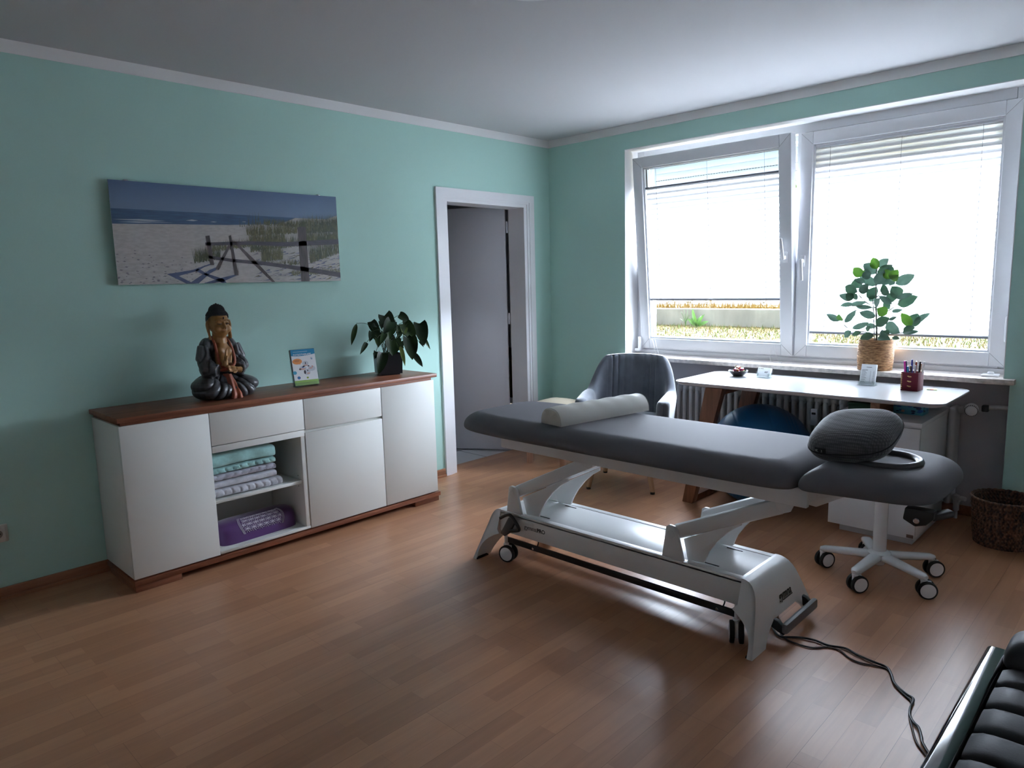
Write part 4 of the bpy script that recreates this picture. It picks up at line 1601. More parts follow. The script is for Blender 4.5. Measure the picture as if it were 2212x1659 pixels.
def hood(end):
    """waterfall end shell: bends from the deck down to two splayed feet with an arch between"""
    s = -1 if end == 'head' else 1
    yb = -2.706 if s < 0 else -1.414
    fy = .088 if s < 0 else .112
    prof = [(0, ZD + .002), (.012, ZD + .001), (.026, ZD - .004), (.040, ZD - .015), (.051, ZD - .032), (.059, ZD - .054), (.064, ZD - .078)]
    n2 = 11
    for k in range(1, n2 + 1):
        z = (ZD - .078) * (1 - k / n2)
        prof.append((.064 + (fy - .064) * (k / n2) ** .9, z))
    prof = [(max(0, a), b) for a, b in prof]

    def xr(z):
        t = max(0, (ZD - z) / ZD)
        return (XN - .094 * t ** 1.15, XFr + .165 * t ** 1.0)
    zl = [p[1] for p in prof]
    cols = 28
    inner_n, inner_f = .115, .070
    vs, fs = [], []
    m = len(prof)

    def cx(j, i):
        d, z = prof[j]
        a, b = xr(z)
        za = .092
        # columns 0..7 near foot, 8..20 middle, 21..28 far foot; below the arch the feet keep their own width
        t = i / cols
        lo, hi = a + inner_n + .07 * min(1, max(0, z) / za) ** 2.2, b - inner_f - .055 * min(1, max(0, z) / za) ** 2.2
        if z > za:
            lo, hi = a + inner_n + .07, b - inner_f - .055
            w_ = min(1, (z - za) / .08)
            lo = lo * (1 - w_) + (a + (b - a) * .25) * w_
            hi = hi * (1 - w_) + (a + (b - a) * .75) * w_
        if i <= 7:
            return a + (lo - a) * i / 7
        if i >= 21:
            return hi + (b - hi) * (i - 21) / 7
        return lo + (hi - lo) * (i - 7) / 14
    for j in range(m):
        for i in range(cols + 1):
            vs.append((cx(j, i), yb + s * prof[j][0], prof[j][1]))
    for j in range(m - 1):
        for i in range(cols):
            if 7 <= i < 21 and prof[j][1] < .0921:
                continue
            q = j * (cols + 1) + i
            fs.append((q, q + 1, q + cols + 2, q + cols + 1))
    g = G()
    T = .012
    g.add(vs, fs)
    g.add([(x, y - s * T, z) for x, y, z in vs], fs)
    # rim between outer and inner skins
    off = len(vs)
    cnt = {}
    for f in fs:
        for k in range(4):
            e = tuple(sorted((f[k], f[(k + 1) % 4])))
            cnt[e] = cnt.get(e, 0) + 1
    g.add(vs + [(x, y - s * T, z) for x, y, z in vs], [(a, b, b + off, a + off) for (a, b), c in cnt.items() if c == 1])
    # side cheeks from the beam into the feet
    for side in (0, 1):
        prv = None
        rows = []
        for j in range(m):
            d, z = prof[j]
            x = xr(z)[side]
            yo = yb + s * d
            if z > .150:
                yi = yb - s * .004
            else:
                t = min(1, (.150 - z) / .150)
                yi = yb + s * (fy - .022) * (1 - (1 - t) ** 3.2) - s * .03 * (1 - t) ** 3.2
            rows.append([(x, yo, z), (x, yi, z)])
        sg = 1 if side == 0 else -1
        vs2 = [p for r in rows for p in r]
        nn = len(rows)
        f2 = [(2 * k, 2 * k + 1, 2 * k + 3, 2 * k + 2) for k in range(nn - 1)]
        g.add(vs2, f2)
        vin = [(x + sg * .008, y, z) for x, y, z in vs2]
        g.add(vin, f2)
        g.add(vs2 + vin, [(2 * k + 1, 2 * k + 3, 2 * k + 3 + 2 * nn, 2 * k + 1 + 2 * nn) for k in range(nn - 1)])
    h = part(g, 'end_shell', M_steel_white, mt, smooth=50)
    g = G()
    g.box(XN - .09, XN - .012, yb + s * (fy - .028), yb + s * (fy - .004), 0, .007).box(XFr + .10, XFr + .158, yb + s * (fy - .028), yb + s * (fy - .004), 0, .007)
    part(g, 'rubber_foot', M_rubber, h)
    return h


hh = hood('head')
hf = hood('foot')
text('lettering', 'gymna', .048, M_black, hh, frame((-1.884 + 1.89, -2.7800 + 2.06, .134), (1, 0, 0), (0, .16, 1)), .0003, bold=.0006, sx=.92)
part(G().box(-1.848, -1.764, -2.7812, -2.7785, .1255, .1290), 'underline', M_black, hh)

# foot control at the head end
g = G()
g.box(-1.955, -1.650, -2.842, -2.818, .040, .082, .010)
pd = part(g, 'foot_pedal', M_greyplastic, mt)
for x in (-1.945, -1.675):
    g = G()
    g.prism([(-2.705, .105), (-2.705, .085), (-2.80, .038), (-2.825, .030), (-2.825, .060), (-2.80, .080)], x, x + .022, 'x', .003)
    part(g, 'pedal_arm', M_black, pd)

# lifting arms


def lift(p0, p1, br, fin):
    g = G()
    for x in (-2.012, -1.772):
        g.bar((x, *p0), (x, *p1), .060, .038, .016, up=(1, 0, 0))
    g.bar((-1.892, p0[0] * .9 + p1[0] * .1, p0[1] * .9 + p1[1] * .1 - .012), (-1.892, p0[0] * .1 + p1[0] * .9, p0[1] * .1 + p1[1] * .9 - .012), .022, .22, .003, up=(1, 0, 0))
    a = part(g, 'lift_arm', M_steel_white, mt)
    for x in (-2.030, -1.790):
        part(G().prism(fin, x + .012, x + .024, 'x', .001), 'arm_gusset', M_steel_white, a)
    for x in (-2.046, -1.756):
        b_ = part(G().prism(br, x, x + .016, 'x', .003), 'pivot_bracket', M_steel_white, mt)
        yb_, zb_ = p0
        sg = -1 if x < -1.9 else 1
        part(G().cyl((x + (.016 if sg > 0 else 0), yb_, zb_), (x + (.016 if sg > 0 else 0) + sg * .004, yb_, zb_), .017, n=24, bev=.0015), 'pivot_cap', M_steel_white, b_)
    for x, sg in ((-2.031, -1), (-1.753, 1)):
        part(G().cyl((x, *p1), (x + sg * .005, *p1), .018, n=24, bev=.0015), 'pivot_cap', M_steel_white, a)
    for x in (-2.012, -1.772):
        g = G()
        g.prism([(p1[0] + .03, .612), (p1[0] - .06, .612), (p1[0] - .035, p1[1] - .012), (p1[0] - .012, p1[1] - .022), (p1[0] + .016, p1[1] - .008)], x - .026, x - .018, 'x', .001)
        part(g, 'upper_bracket', M_steel_white, a)


lift((-1.497, .356), (-1.950, .578), [(-1.474, .385), (-1.455, .252), (-1.556, .252), (-1.526, .375), (-1.512, .390), (-1.488, .393)],
     [(-1.540, .338), (-1.566, .258), (-1.646, .262), (-1.664, .300), (-1.695, .350), (-1.740, .402), (-1.785, .442), (-1.830, .470), (-1.83, .484)])
lift((-2.392, .360), (-2.838, .566), [(-2.370, .388), (-2.350, .252), (-2.452, .252), (-2.420, .378), (-2.408, .394), (-2.384, .397)],
     [(-2.436, .342), (-2.455, .258), (-2.527, .264), (-2.548, .315), (-2.580, .362), (-2.620, .408), (-2.660, .440), (-2.678, .452), (-2.68, .468)])

# casters, their lever and the linking bar
CW = {}


def caster(x, y, rot, stem_top, par, proto=[None]):
    e = bpy.data.objects.new('caster', None)
    return e


def caster_geo(x, y, rot, r, stem_top, par, m_body=None):
    T = Matrix.Translation((x, y, 0)) @ Matrix.Rotation(rot, 4, 'Z')
    m_body = m_body or M_frame
    g = G()
    g.M = T
    g.box(-.006, .006, -.030, .012, r * .55, r * 1.95, .003)
    g.cyl((0, 0, r * 1.6), (0, 0, stem_top), .0085, n=14)
    g.cyl((0, 0, r * 1.9), (0, 0, r * 2.15), .014, n=16, bev=.002)
    c = part(g, 'caster', m_body, par)
    for s in (-1, 1):
        g = G()
        g.M = T
        g.lathe([(0, .0), (r * .78, 0), (r * .98, .002), (r, .006), (r, .014), (r * .96, .0175), (r * .80, .0185)], 36, (s * .008, -.012, r), (s, 0, 0))
        w_ = part(g, 'wheel', M_rubber, c)
        g = G()
        g.M = T
        g.lathe([(0, .0195), (r * .60, .0195), (r * .80, .0178), (r * .80, .012)], 36, (s * .008, -.012, r), (s, 0, 0))
        part(g, 'wheel_cap', M_frame, c)
    return c


for x, y, rt_ in ((-2.052, -1.452, .25), (-2.044, -2.682, -1.05), (-1.735, -1.452, .2), (-1.735, -2.682, -.9)):
    caster_geo(x, y, rt_, .043, .15, mt)
g = G()
for x in (-2.012, -1.775):
    g.box(x, x + .012, -2.70, -1.41, .075, .103, .002)
lb = part(g, 'linking_bar', mat('black bar', (.02, .02, .022, 1), .35), mt)
for y in (-1.60, -2.585):
    part(G().cyl((-2.0125, y, .088), (-2.018, y, .088), .006, n=14, bev=.001), 'bolt', M_chrome, lb)
    part(G().tube(spline([(-2.005, y - .02, .10), (-2.005, y - .028, .125), (-2.005, y - .02, .15)], 5), .003, 6), 'hook', M_black, lb)
g = G()
g.ell((-1.90, -2.14, .150), (.05, .045, .035), 20, 10)
part(g, 'motor_cover', M_greyplastic, mt)
g = G()
g.prism([(-1.470, .138), (-1.440, .148), (-1.500, .243), (-1.525, .252), (-1.546, .228), (-1.50, .160)], -2.082, -2.066, 'x', .004)
lvr = part(g, 'brake_lever', mat('dark grey lever', (.055, .055, .058, 1), .4), mt)
part(G().tube(spline([(-2.088, -1.452, .232), (-2.088, -1.50, .258), (-2.086, -1.530, .254), (-2.085, -1.575, .205), (-2.085, -1.560, .190), (-2.085, -1.512, .178)], 5), .0085, 10), 'grip_bar', M_black, lvr)

# ---------------------------------------------------------------- half-roll and pillow on the couch
hr = thing('half_roll_cushion', 'cream half-round bolster lying across the grey couch', 'cushion', (-1.84, -1.868, .7548), math.radians(-9))
M_cream = mat('cream vinyl', (.56, .55, .50, 1), .5, bump=.05, bscale=60)
g = G()
HL, HW, HH = .285, .070, .078


def halfroll(u, v):
    a = PI * v
    x = -HL + 2 * HL * u
    e = 1 - .05 * abs(2 * u - 1) ** 10
    c = math.cos(a)
    return (x, -HW * e * math.copysign(abs(c) ** .85, c), HH * e * math.sin(a) ** .80 + .0015 * math.sin(60 * x + 5 * v) * math.sin(a))


g.grid(halfroll, 60, 28)
for u in (0, 1):
    loop = [halfroll(u, j / 27) for j in range(28)]
    g.add([(p[0] + (.004 if u else -.004) * math.sin(PI * j / 27), p[1] * .97, p[2] * .97) for j, p in enumerate(loop)] + [(loop[0][0] + (.008 if u else -.008), 0, .03)], [(j, j + 1, 28) for j in range(27)] + [(27, 0, 28)])
    g.add(loop + [(p[0] + (.004 if u else -.004) * math.sin(PI * j / 27), p[1] * .97, p[2] * .97) for j, p in enumerate(loop)], [(j, j + 1, 29 + j, 28 + j) for j in range(27)])
g.add([(-HL, -HW, 0), (HL, -HW, 0), (HL, HW, 0), (-HL, HW, 0)], [(0, 1, 2, 3)])
g.build('vinyl_cover', M_cream, hr, smooth=50, weld=True)
g = G()
for u in (0.004, .996):
    g.tube([halfroll(u, j / 27) for j in range(28)], .0016, 6)
g.build('seam', mat('shaded cream seam', (.42, .41, .37, 1), .6), hr)

pw = thing('pillow', 'small dark grey quilted pillow leaning on the head section', 'pillow', (-1.872, -3.024, .758), math.radians(1))
mq, nt, b = new_mat('waffle knit')
tc = nt.nodes.new('ShaderNodeTexCoord')
vo = nt.nodes.new('ShaderNodeTexVoronoi')
vo.inputs['Scale'].default_value = 125
vo.inputs['Randomness'].default_value = .12
mpq = nt.nodes.new('ShaderNodeMapping')
mpq.inputs['Scale'].default_value = (.8, 1.2, .8)
nt.links.new(tc.outputs['Object'], mpq.inputs[0])
nt.links.new(mpq.outputs[0], vo.inputs['Vector'])
rq_ = nt.nodes.new('ShaderNodeValToRGB')
rq_.color_ramp.elements[0].position, rq_.color_ramp.elements[1].position = .25, .62
rq_.color_ramp.elements[0].color, rq_.color_ramp.elements[1].color = (.085, .085, .091, 1), (.042, .042, .046, 1)
nt.links.new(vo.outputs['Distance'], rq_.inputs[0])
nt.links.new(rq_.outputs[0], b.inputs['Base Color'])
bp = nt.nodes.new('ShaderNodeBump')
bp.inputs['Strength'].default_value = .7
bp.inputs['Distance'].default_value = .003
bp.invert = True
nt.links.new(vo.outputs['Distance'], bp.inputs['Height'])
nt.links.new(bp.outputs[0], b.inputs['Normal'])
b.inputs['Roughness'].default_value = .8
b.inputs['Sheen Weight'].default_value = .5
PTILT = Matrix.Translation((.005, 0, .067)) @ Matrix.Rotation(math.radians(-17), 4, 'Y') @ Matrix.Rotation(math.radians(-7), 4, 'X')


def pil(u, v, off=0):
    t, p = 2 * PI * u, -PI / 2 + PI * v
    c, s = math.cos(t), math.sin(t)
    n = 3.6
    ex, ey = math.copysign(abs(c) ** (2 / n), c), math.copysign(abs(s) ** (2 / n), s)
    k = max(0, math.cos(p))
    kk = k ** .52
    z = math.sin(p)
    pin = 1 - .10 * (abs(ex * ey)) ** 3
    return ((.150 + off) * ex * kk * pin, (.141 + off) * ey * kk * pin, (.060 + off) * z)


g = G()
g.M = PTILT
g.grid(pil, 96, 44, wu=True)
pc = g.build('pillow_cover', mq, pw, smooth=80, weld=True)
g = G()
g.M = PTILT
g.tube([pil(i / 96, .5, .001) for i in range(96)], .0022, 6, closed=True)
g.build('seam_piping', mat('dark piping', (.02, .02, .022, 1), .7), pw)
g = G()
g.M = PTILT
g.grid(lambda u, v: pil(.425 + .052 * u, .50 + .10 * v, .0022), 6, 6)
g.grid(lambda u, v: pil(.425 + .052 * u, .50 + .10 * v, .0010), 6, 6)
lab = g.build('fabric_tag', M_black, pw)
pa, pb_, pt = Vector(pil(.430, .53, .0032)), Vector(pil(.472, .53, .0032)), Vector(pil(.430, .58, .0032))
tw = (pb_ - pa).length
text('lettering', 'WELLPUR', .012, mat('pale thread', (.45, .47, .45, 1), .7), lab, PTILT @ frame(pa, pb_ - pa, pt - pa), .0001, bold=.0002, sx=tw / .060 * .92)
g = G()
g.M = PTILT
q_ = pil(.93, .5, .003)
g.box(q_[0] - .003, q_[0] + .004, q_[1] - .004, q_[1] + .002, -.022, .002, .001)
g.build('zip_puller', M_black, pw)

# ---------------------------------------------------------------- swivel stool behind the head section
ss = thing('swivel_stool', 'white five-star swivel stool on casters behind the couch head', 'stool', (-1.07, -2.895, 0))
M_starw = mat('glossy white metal', (.70, .71, .72, 1), .18, spec=.5)
g = G()
g.lathe([(0, .060), (.022, .060), (.026, .064), (.026, .080), (.045, .092), (.05, .118), (.036, .128), (0, .128)], 32)
hub = g.build('hub', M_starw, ss, smooth=50)
part(G().cyl((-1.07, -2.895, .125), (-1.07, -2.895, .47), .029, n=32), 'column', M_starw, ss)
angs = [103, 174, 243, 312, 31]
for a in angs:
    d = Vector((math.cos(math.radians(a)), math.sin(math.radians(a)), 0))
    sd = Vector((-d.y, d.x, 0))
    g = G()
    vs, n = [], 12
    ringn = 12
    for k in range(n + 1):
        t = k / n
        c = d * (.025 + .225 * t) + Vector((0, 0, .104 - .012 * t))
        w_ = .030 - .008 * t
        h = .017 - .004 * t
        if k == n:
            w_, h = w_ * .55, h * .6
        for q in range(ringn):
            an = 2 * PI * q / ringn
            cc_, s_ = math.cos(an), math.sin(an)
            vs.append(c + sd * (w_ * math.copysign(abs(cc_) ** .7, cc_)) + Vector((0, 0, h * math.copysign(abs(s_) ** .7, s_))))
    fs = [(k * ringn + q, k * ringn + (q + 1) % ringn, (k + 1) * ringn + (q + 1) % ringn, (k + 1) * ringn + q) for k in range(n) for q in range(ringn)]
    fs.append(tuple(range(n * ringn, (n + 1) * ringn)))
    g.add(vs, fs)
    arm = g.build('base_arm', M_starw, ss, smooth=60)
    px_ = Vector((-1.07, -2.895, 0)) + d * .238
    caster_geo(px_.x, px_.y, math.radians({103: 60, 174: 52, 243: 30, 312: 42, 31: 30}[a]), .039, .088, ss, M_frame)
g = cushion(0, .17, -.17, .17, .47, .53, 2, 2, 0, nu=64, rt=.04)
g.build('seat_pad', M_leather, ss, smooth=60)
# ---------------------------------------------------------------- desk
dk = thing('desk', 'white desk with rounded corners and slanted wooden trestle under the window', 'desk', (-.375, -2.30, 0))
M_desk = mat('white desk lacquer', (.52, .53, .54, 1), .22, spec=.5)


def rrect(x0, x1, y0, y1, r, n=9):
    pts = []
    for cx_, cy_, a0 in ((x1 - r, y1 - r, 0), (x0 + r, y1 - r, 90), (x0 + r, y0 + r, 180), (x1 - r, y0 + r, 270)):
        for k in range(n + 1):
            a = math.radians(a0 + 90 * k / n)
            pts.append((cx_ + r * math.cos(a), cy_ + r * math.sin(a)))
    return pts


g = G()
lev = [(.022, .736), (.010, .742), (.002, .752), (0, .757), (.002, .760)]
vs, n = [], 40
rows = [rrect(-.675 + i, -.078 - i, -3.03 + i, -1.556 - i, .07) for i, _ in lev]
n = len(rows[0])
for (i, z), r in zip(lev, rows):
    vs += [(x, y, z) for x, y in r]
fs = [(a * n + k, a * n + (k + 1) % n, (a + 1) * n + (k + 1) % n, (a + 1) * n + k) for a in range(len(lev) - 1) for k in range(n)]
fs += [tuple(range(n)), tuple(range((len(lev) - 1) * n, len(lev) * n))]
g.add(vs, fs)
part(g, 'tabletop', M_desk, dk)
for x, nm in ((-.635, 'leg'), (-.125, 'leg')):
    g = G()
    y0, y1 = -1.665, -1.835
    g.prism([(y0 - .035, 0), (y0 + .035, 0), (y1 + .055, .736), (y1 - .055, .736)], x - .028, x + .028, 'x', .004)
    part(g, nm, M_deskwood, dk)
part(G().box(-.607, -.153, -1.695, -1.635, .0, .040, .003), 'foot_bar', M_deskwood, dk)
part(G().box(-.607, -.153, -1.865, -1.800, .690, .736, .003), 'top_bar', M_deskwood, dk)
part(G().box(-.625, -.590, -1.865, -1.805, .700, .7355, .003), 'bracket', mat('dark bracket', (.05, .025, .015, 1), .4), dk)
part(G().box(-.575, -.10, -2.722, -2.676, .6445, .736, .003), 'support_beam', wood('beam wood', (.20, .085, .045, 1), (.33, .16, .09, 1), 0, 8, .5), dk)

# ---------------------------------------------------------------- drawer pedestal
cb = thing('drawer_cabinet', 'white drawer pedestal under the right end of the desk', 'cabinet', (-.325, -2.705, 0))
M_pl = mat('glossy white laminate', (.70, .70, .72, 1), .16, spec=.5)
part(G().box(-.572, -.06, -2.918, -2.492, .040, .622, .002), 'carcass', M_pl, cb)
part(G().box(-.596, -.05, -2.925, -2.478, .622, .644, .002), 'top_panel', M_pl, cb)
part(G().box(-.55, -.09, -2.90, -2.54, .0, .040, .001), 'plinth', mat('greyish plinth', (.45, .45, .47, 1), .4), cb)
for z0, z1 in ((.440, .612), (.242, .437), (.043, .239)):
    d_ = part(G().box(-.592, -.572, -2.918, -2.492, z0, z1, .0015), 'drawer', M_pl, cb)
    part(G().box(-.594, -.590, -2.75, -2.66, z1 - .010, z1 - .003, .001), 'finger_pull', M_greyplastic, d_)
part(G().box(-.5935, -.590, -2.914, -2.882, .047, .064, .001), 'badge', mat('brown badge', (.16, .10, .08, 1), .5), cb)

tb = thing('tissue_box', 'light blue tissue box with dark bird pattern on the drawer pedestal', 'box', (-.335, -2.805, .6445), math.radians(-3))
g = G().box(-.045, .045, -.072, .072, 0, .078, .002)
g.build('carton', mat('light blue card', (.09, .36, .48, 1), .5), tb)
rb = random.Random(4)
TM = [mat('navy print', (.01, .02, .07, 1), .5), mat('mid blue print', (.02, .12, .40, 1), .5), mat('buff print', (.45, .30, .22, 1), .5)]
g = G()
for i in range(26):
    g.cm = rb.choice((0, 0, 1, 2))
    y, z, s = rb.uniform(-.062, .062), rb.uniform(.008, .070), rb.uniform(.004, .010)
    pts = [(s * 1.5 * math.cos(a) * (1 + .3 * math.sin(2 * a + i)), s * .7 * math.sin(a)) for a in [k * PI / 6 for k in range(12)]]
    if i % 3:
        g.add([(-.0454, y + a, z + b) for a, b in pts], [tuple(range(12))])
    else:
        x = rb.uniform(-.034, .034)
        g.add([(x + a * .7, -.0724, z + b) for a, b in pts], [tuple(range(12))])
g.build('printed_birds', TM, tb, smooth=0)
gb = thing('storage_box', 'dark green lidded plastic box on the drawer pedestal', 'box', (-.345, -2.585, .6445), math.radians(4))
M_dg = mat('dark green plastic', (.006, .055, .020, 1), .45)
G().box(-.10, .10, -.068, .068, 0, .040, .006).build('tub', M_dg, gb)
g = G().box(-.104, .104, -.072, .072, .038, .048, .003)
vs = [(-.09, -.06, .047), (.09, -.06, .047), (.09, .06, .047), (-.09, .06, .047), (-.06, -.035, .064), (.06, -.035, .064), (.06, .035, .064), (-.06, .035, .064)]
g.add(vs, [(0, 1, 5, 4), (1, 2, 6, 5), (2, 3, 7, 6), (3, 0, 4, 7), (4, 5, 6, 7)])
g.build('lid', M_dg, gb)

# ---------------------------------------------------------------- things on the desk
DZ = .7605
bw = thing('candy_bowl', 'small black bowl heaped with wrapped sweets on the desk', 'bowl', (-.262, -1.790, DZ))
G().lathe([(0, 0), (.030, 0), (.034, .003), (.052, .020), (.062, .036), (.060, .0375), (.048, .022), (.028, .008), (0, .006)], 40).build('bowl', mat('black glazed bowl', (.015, .012, .014, 1), .25), bw)
cmats = [mat('sweet wrapper ' + n_, c, .25, spec=.6) for n_, c in (('red', (.42, .02, .05, 1)), ('plum', (.13, .02, .08, 1)), ('cream', (.65, .58, .50, 1)), ('green', (.25, .38, .05, 1)), ('orange', (.60, .16, .03, 1)), ('pink', (.55, .14, .26, 1)))]
rc = random.Random(9)
for i in range(40):
    ly = 0 if i < 17 else (1 if i < 32 else 2)
    rr = (.047, .034, .014)[ly] * (rc.random() ** .4)
    a = rc.random() * 6.28
    P = (-.262 + rr * math.cos(a), -1.790 + rr * math.sin(a), DZ + (.026, .040, .052)[ly] + .004 * rc.random())
    g = G()
    g.ell((0, 0, 0), (.0115, .008, .0072), 10, 6)
    for s in (-1, 1):
        g.add([(s * .008, 0, 0), (s * .018, -.006, .003), (s * .017, 0, -.002), (s * .018, .006, .003)], [(0, 1, 2), (0, 2, 3)])
    o = g.build('wrapped_sweet', cmats[i % 6], smooth=60)
    place(o, P, (rc.uniform(-.6, .6), rc.uniform(-.6, .6), rc.random() * 6.28))
    tag(o, 'wrapped sweet in the black bowl on the desk', 'sweet', group='wrapped sweets in the black bowl')
M_card = leaf_mat('thin white card', (.80, .81, .82, 1), (.84, .85, .86, 1), .5, .35)
# business card holder
ch = thing('card_holder', 'clear holder with business cards between sweets bowl and price list', 'holder', (-.235, -1.945, DZ), math.radians(-97))
g = G().box(-.052, .052, -.022, .022, 0, .003)
g.M = Matrix.Rotation(math.radians(-20), 4, 'X')
g.box(-.050, .050, .008, .010, .002, .05).box(-.052, -.050, -.014, .010, .002, .030).box(.050, .052, -.014, .010, .002, .030).box(-.050, -.030, -.014, -.012, .002, .022).box(.030, .050, -.014, -.012, .002, .022)
g.build('acrylic_stand', M_acryl, ch, smooth=0)
CT = Matrix.Rotation(math.radians(-20), 4, 'X')
g = G()
g.M = CT
g.box(-.043, .043, -.011, .007, .005, .060)
cd = g.build('card_stack', M_card, ch, smooth=0)
g = G()
g.M = CT
for x, z, w_ in ((-.036, .050, .006), (-.026, .050, .022), (.006, .032, .024), (.006, .027, .018)):
    g.box(x, x + w_, -.0114, -.0112, z, z + .003)
g.build('print', M_ink, cd, smooth=0)
# price list
pl_ = thing('price_list_stand', 'clear stand with a printed price sheet in front of the pot', 'stand', (-.225, -2.548, DZ), math.radians(-90))
PT = Matrix.Rotation(math.radians(-16), 4, 'X')
g = G().box(-.047, .047, -.028, .028, 0, .003)
g.M = PT
g.box(-.045, .045, .006, .008, .003, .10).box(-.047, -.045, -.014, .008, .003, .045).box(.045, .047, -.014, .008, .003, .045).box(-.045, .045, -.014, -.012, .003, .02)
g.build('acrylic_stand', M_acryl, pl_, smooth=0)
g = G()
g.M = PT
g.box(-.040, .040, -.010, .005, .005, .118)
sh_ = g.build('paper_stack', M_card, pl_, smooth=0)
g = G()
g.M = PT
g.box(-.012, .016, -.0104, -.0101, .100, .1025).box(-.034, -.004, -.0104, -.0101, .083, .0855)
for i in range(12):
    z = .078 - i * .0058
    g.box(-.034, -.034 + .018 + .012 * ((i * 7) % 5) / 5, -.0104, -.0101, z, z + .0014).box(.010, .014, -.0104, -.0101, z, z + .0014).box(.026, .033, -.0104, -.0101, z, z + .0014)
g.build('print', M_ink, sh_, smooth=0)
# red pen box with pens
pb = thing('pen_box', 'dark red pen box with gold studs on the desk', 'pen holder', (-.275, -2.788, DZ), math.radians(-4))
g = G()
for a in ((-.042, .042, -.042, -.037), (-.042, .042, .037, .042)):
    g.box(a[0], a[1], a[2], a[3], 0, .098, .001)
g.box(-.042, -.037, -.037, .037, 0, .098, .001).box(.037, .042, -.037, .037, 0, .098, .001).box(-.04, .04, -.04, .04, 0, .004)
g.build('box', mat('dark red felt', (.125, .006, .018, 1), .8, sheen=.2, bump=.3, bscale=300), pb)
M_gold = mat('pale gold studs', (.62, .42, .18, 1), .35, metal=.6)
for z in (.024, .050, .076):
    g = G().ell((-.0425, -.002, z), (.003, .0085, .0035), 14, 8).ell((-.043, .006, z + .002), (.002, .005, .003), 10, 6)
    g.build('stud', M_gold, pb)
for k in range(8):
    G().ell((-.0425, .0385, .010 + k * .0112), (.0022, .0036, .0040), 10, 6).build('edge_bead', M_gold, pb)
PC = [((.60, .02, .28, 1), 'bright pink pen leaning left in the red pen box'), ((.01, .012, .03, 1), 'dark navy pen behind the pink pen'), ((.02, .04, .38, 1), 'blue pen standing tallest in the red pen box'), ((.62, .63, .65, 1), 'clear pale pen right of the blue pen'),
      ((.40, .05, .02, 1), 'red-brown pen in the middle of the red pen box'), ((.02, .24, .50, 1), 'light blue short pen at the front of the red pen box'), ((.06, .04, .035, 1), 'dark brown pen at the front of the red pen box'), ((.65, .62, .68, 1), 'white pen with purple cap in the red pen box'),
      ((.012, .010, .012, 1), 'black pen at the right edge of the red pen box'), ((.55, .18, .05, 1), 'orange pen beside the black pen'), ((.70, .70, .72, 1), 'white pen with clip behind the black pen')]
ry = [(.034, .0, .150), (.027, .02, .148), (.004, .01, .158), (-.004, .022, .150), (-.010, .004, .148), (.012, -.022, .126), (-.002, -.026, .130), (-.016, -.020, .132), (-.030, -.01, .154), (-.024, .012, .140), (-.033, .018, .150)]
for (c, lb_), (yy, xx, ln) in zip(PC, ry):
    pn = thing('pen', lb_, 'pen', (-.275 + xx * .8, -2.788 + yy * .85, DZ + .0045), 0, 'pens in the red pen box')
    mpen = mat('pen plastic', c, .3)
    lean = Matrix.Rotation(-yy * 3.2 + rc.uniform(-.04, .04), 4, 'X') @ Matrix.Rotation(xx * 2.6, 4, 'Y')
    g = G()
    g.M = lean
    g.cyl((0, 0, 0), (0, 0, ln - .03), .0042, n=12)
    g.build('barrel', M_frame if c[0] > .6 and c[1] > .5 else mpen, pn)
    g = G()
    g.M = lean
    g.cyl((0, 0, ln - .032), (0, 0, ln), .0048, .0040, n=12, bev=.001)
    g.box(-.0062, -.0048, -.0014, .0014, ln - .034, ln - .004)
    g.build('cap', mpen, pn)
# page markers
pmk = thing('page_markers', 'small pad of yellow and orange page markers at the right of the desk', 'sticky notes', (-.205, -2.868, DZ), math.radians(12))
for k, (c, y0) in enumerate((((.55, .62, .22, 1), .016), ((.75, .22, .12, 1), 0), ((.70, .68, .22, 1), -.016))):
    G().box(-.022, .022, y0 - .008, y0 + .008, 0, .004).build('marker_strip', mat('marker paper', c, .6), pmk, smooth=0)

# ---------------------------------------------------------------- things on the windowsill
dv = thing('white_switch_box', 'flat white plastic box with round knob on the windowsill', 'device', (.065, -3.080, .818), math.radians(4))
G().box(-.038, .038, -.040, .040, 0, .011, .003).build('case', M_frame, dv)
G().cyl((.005, 0, .011), (.005, 0, .024), .0165, .0150, n=28, bev=.003).build('knob', M_frame, dv)

PX, PY = .046, -2.502
fp_ = thing('potted_shrub', 'upright green plant in a straw-coloured woven pot on the windowsill', 'plant', (PX, PY, .818))
mw, nt, b = new_mat('coiled seagrass')
tc = nt.nodes.new('ShaderNodeTexCoord')
mpw = nt.nodes.new('ShaderNodeMapping')
mpw.inputs['Scale'].default_value = (26, 26, 95)
nz_ = nt.nodes.new('ShaderNodeTexNoise')
nz_.inputs['Scale'].default_value = 1.6
nz_.inputs['Detail'].default_value = 5
rw = nt.nodes.new('ShaderNodeValToRGB')
rw.color_ramp.elements[0].position, rw.color_ramp.elements[1].position = .35, .68
rw.color_ramp.elements[0].color, rw.color_ramp.elements[1].color = (.18, .085, .035, 1), (.50, .29, .14, 1)
nt.links.new(tc.outputs['Object'], mpw.inputs[0])
nt.links.new(mpw.outputs[0], nz_.inputs['Vector'])
nt.links.new(nz_.outputs['Fac'], rw.inputs[0])
nt.links.new(rw.outputs[0], b.inputs['Base Color'])
b.inputs['Roughness'].default_value = .8
bp = nt.nodes.new('ShaderNodeBump')
bp.inputs['Strength'].default_value = .7
bp.inputs['Distance'].default_value = .003
nt.links.new(nz_.outputs['Fac'], bp.inputs['Height'])
nt.links.new(bp.outputs[0], b.inputs['Normal'])
prof = [(0, 0), (.088, 0)]
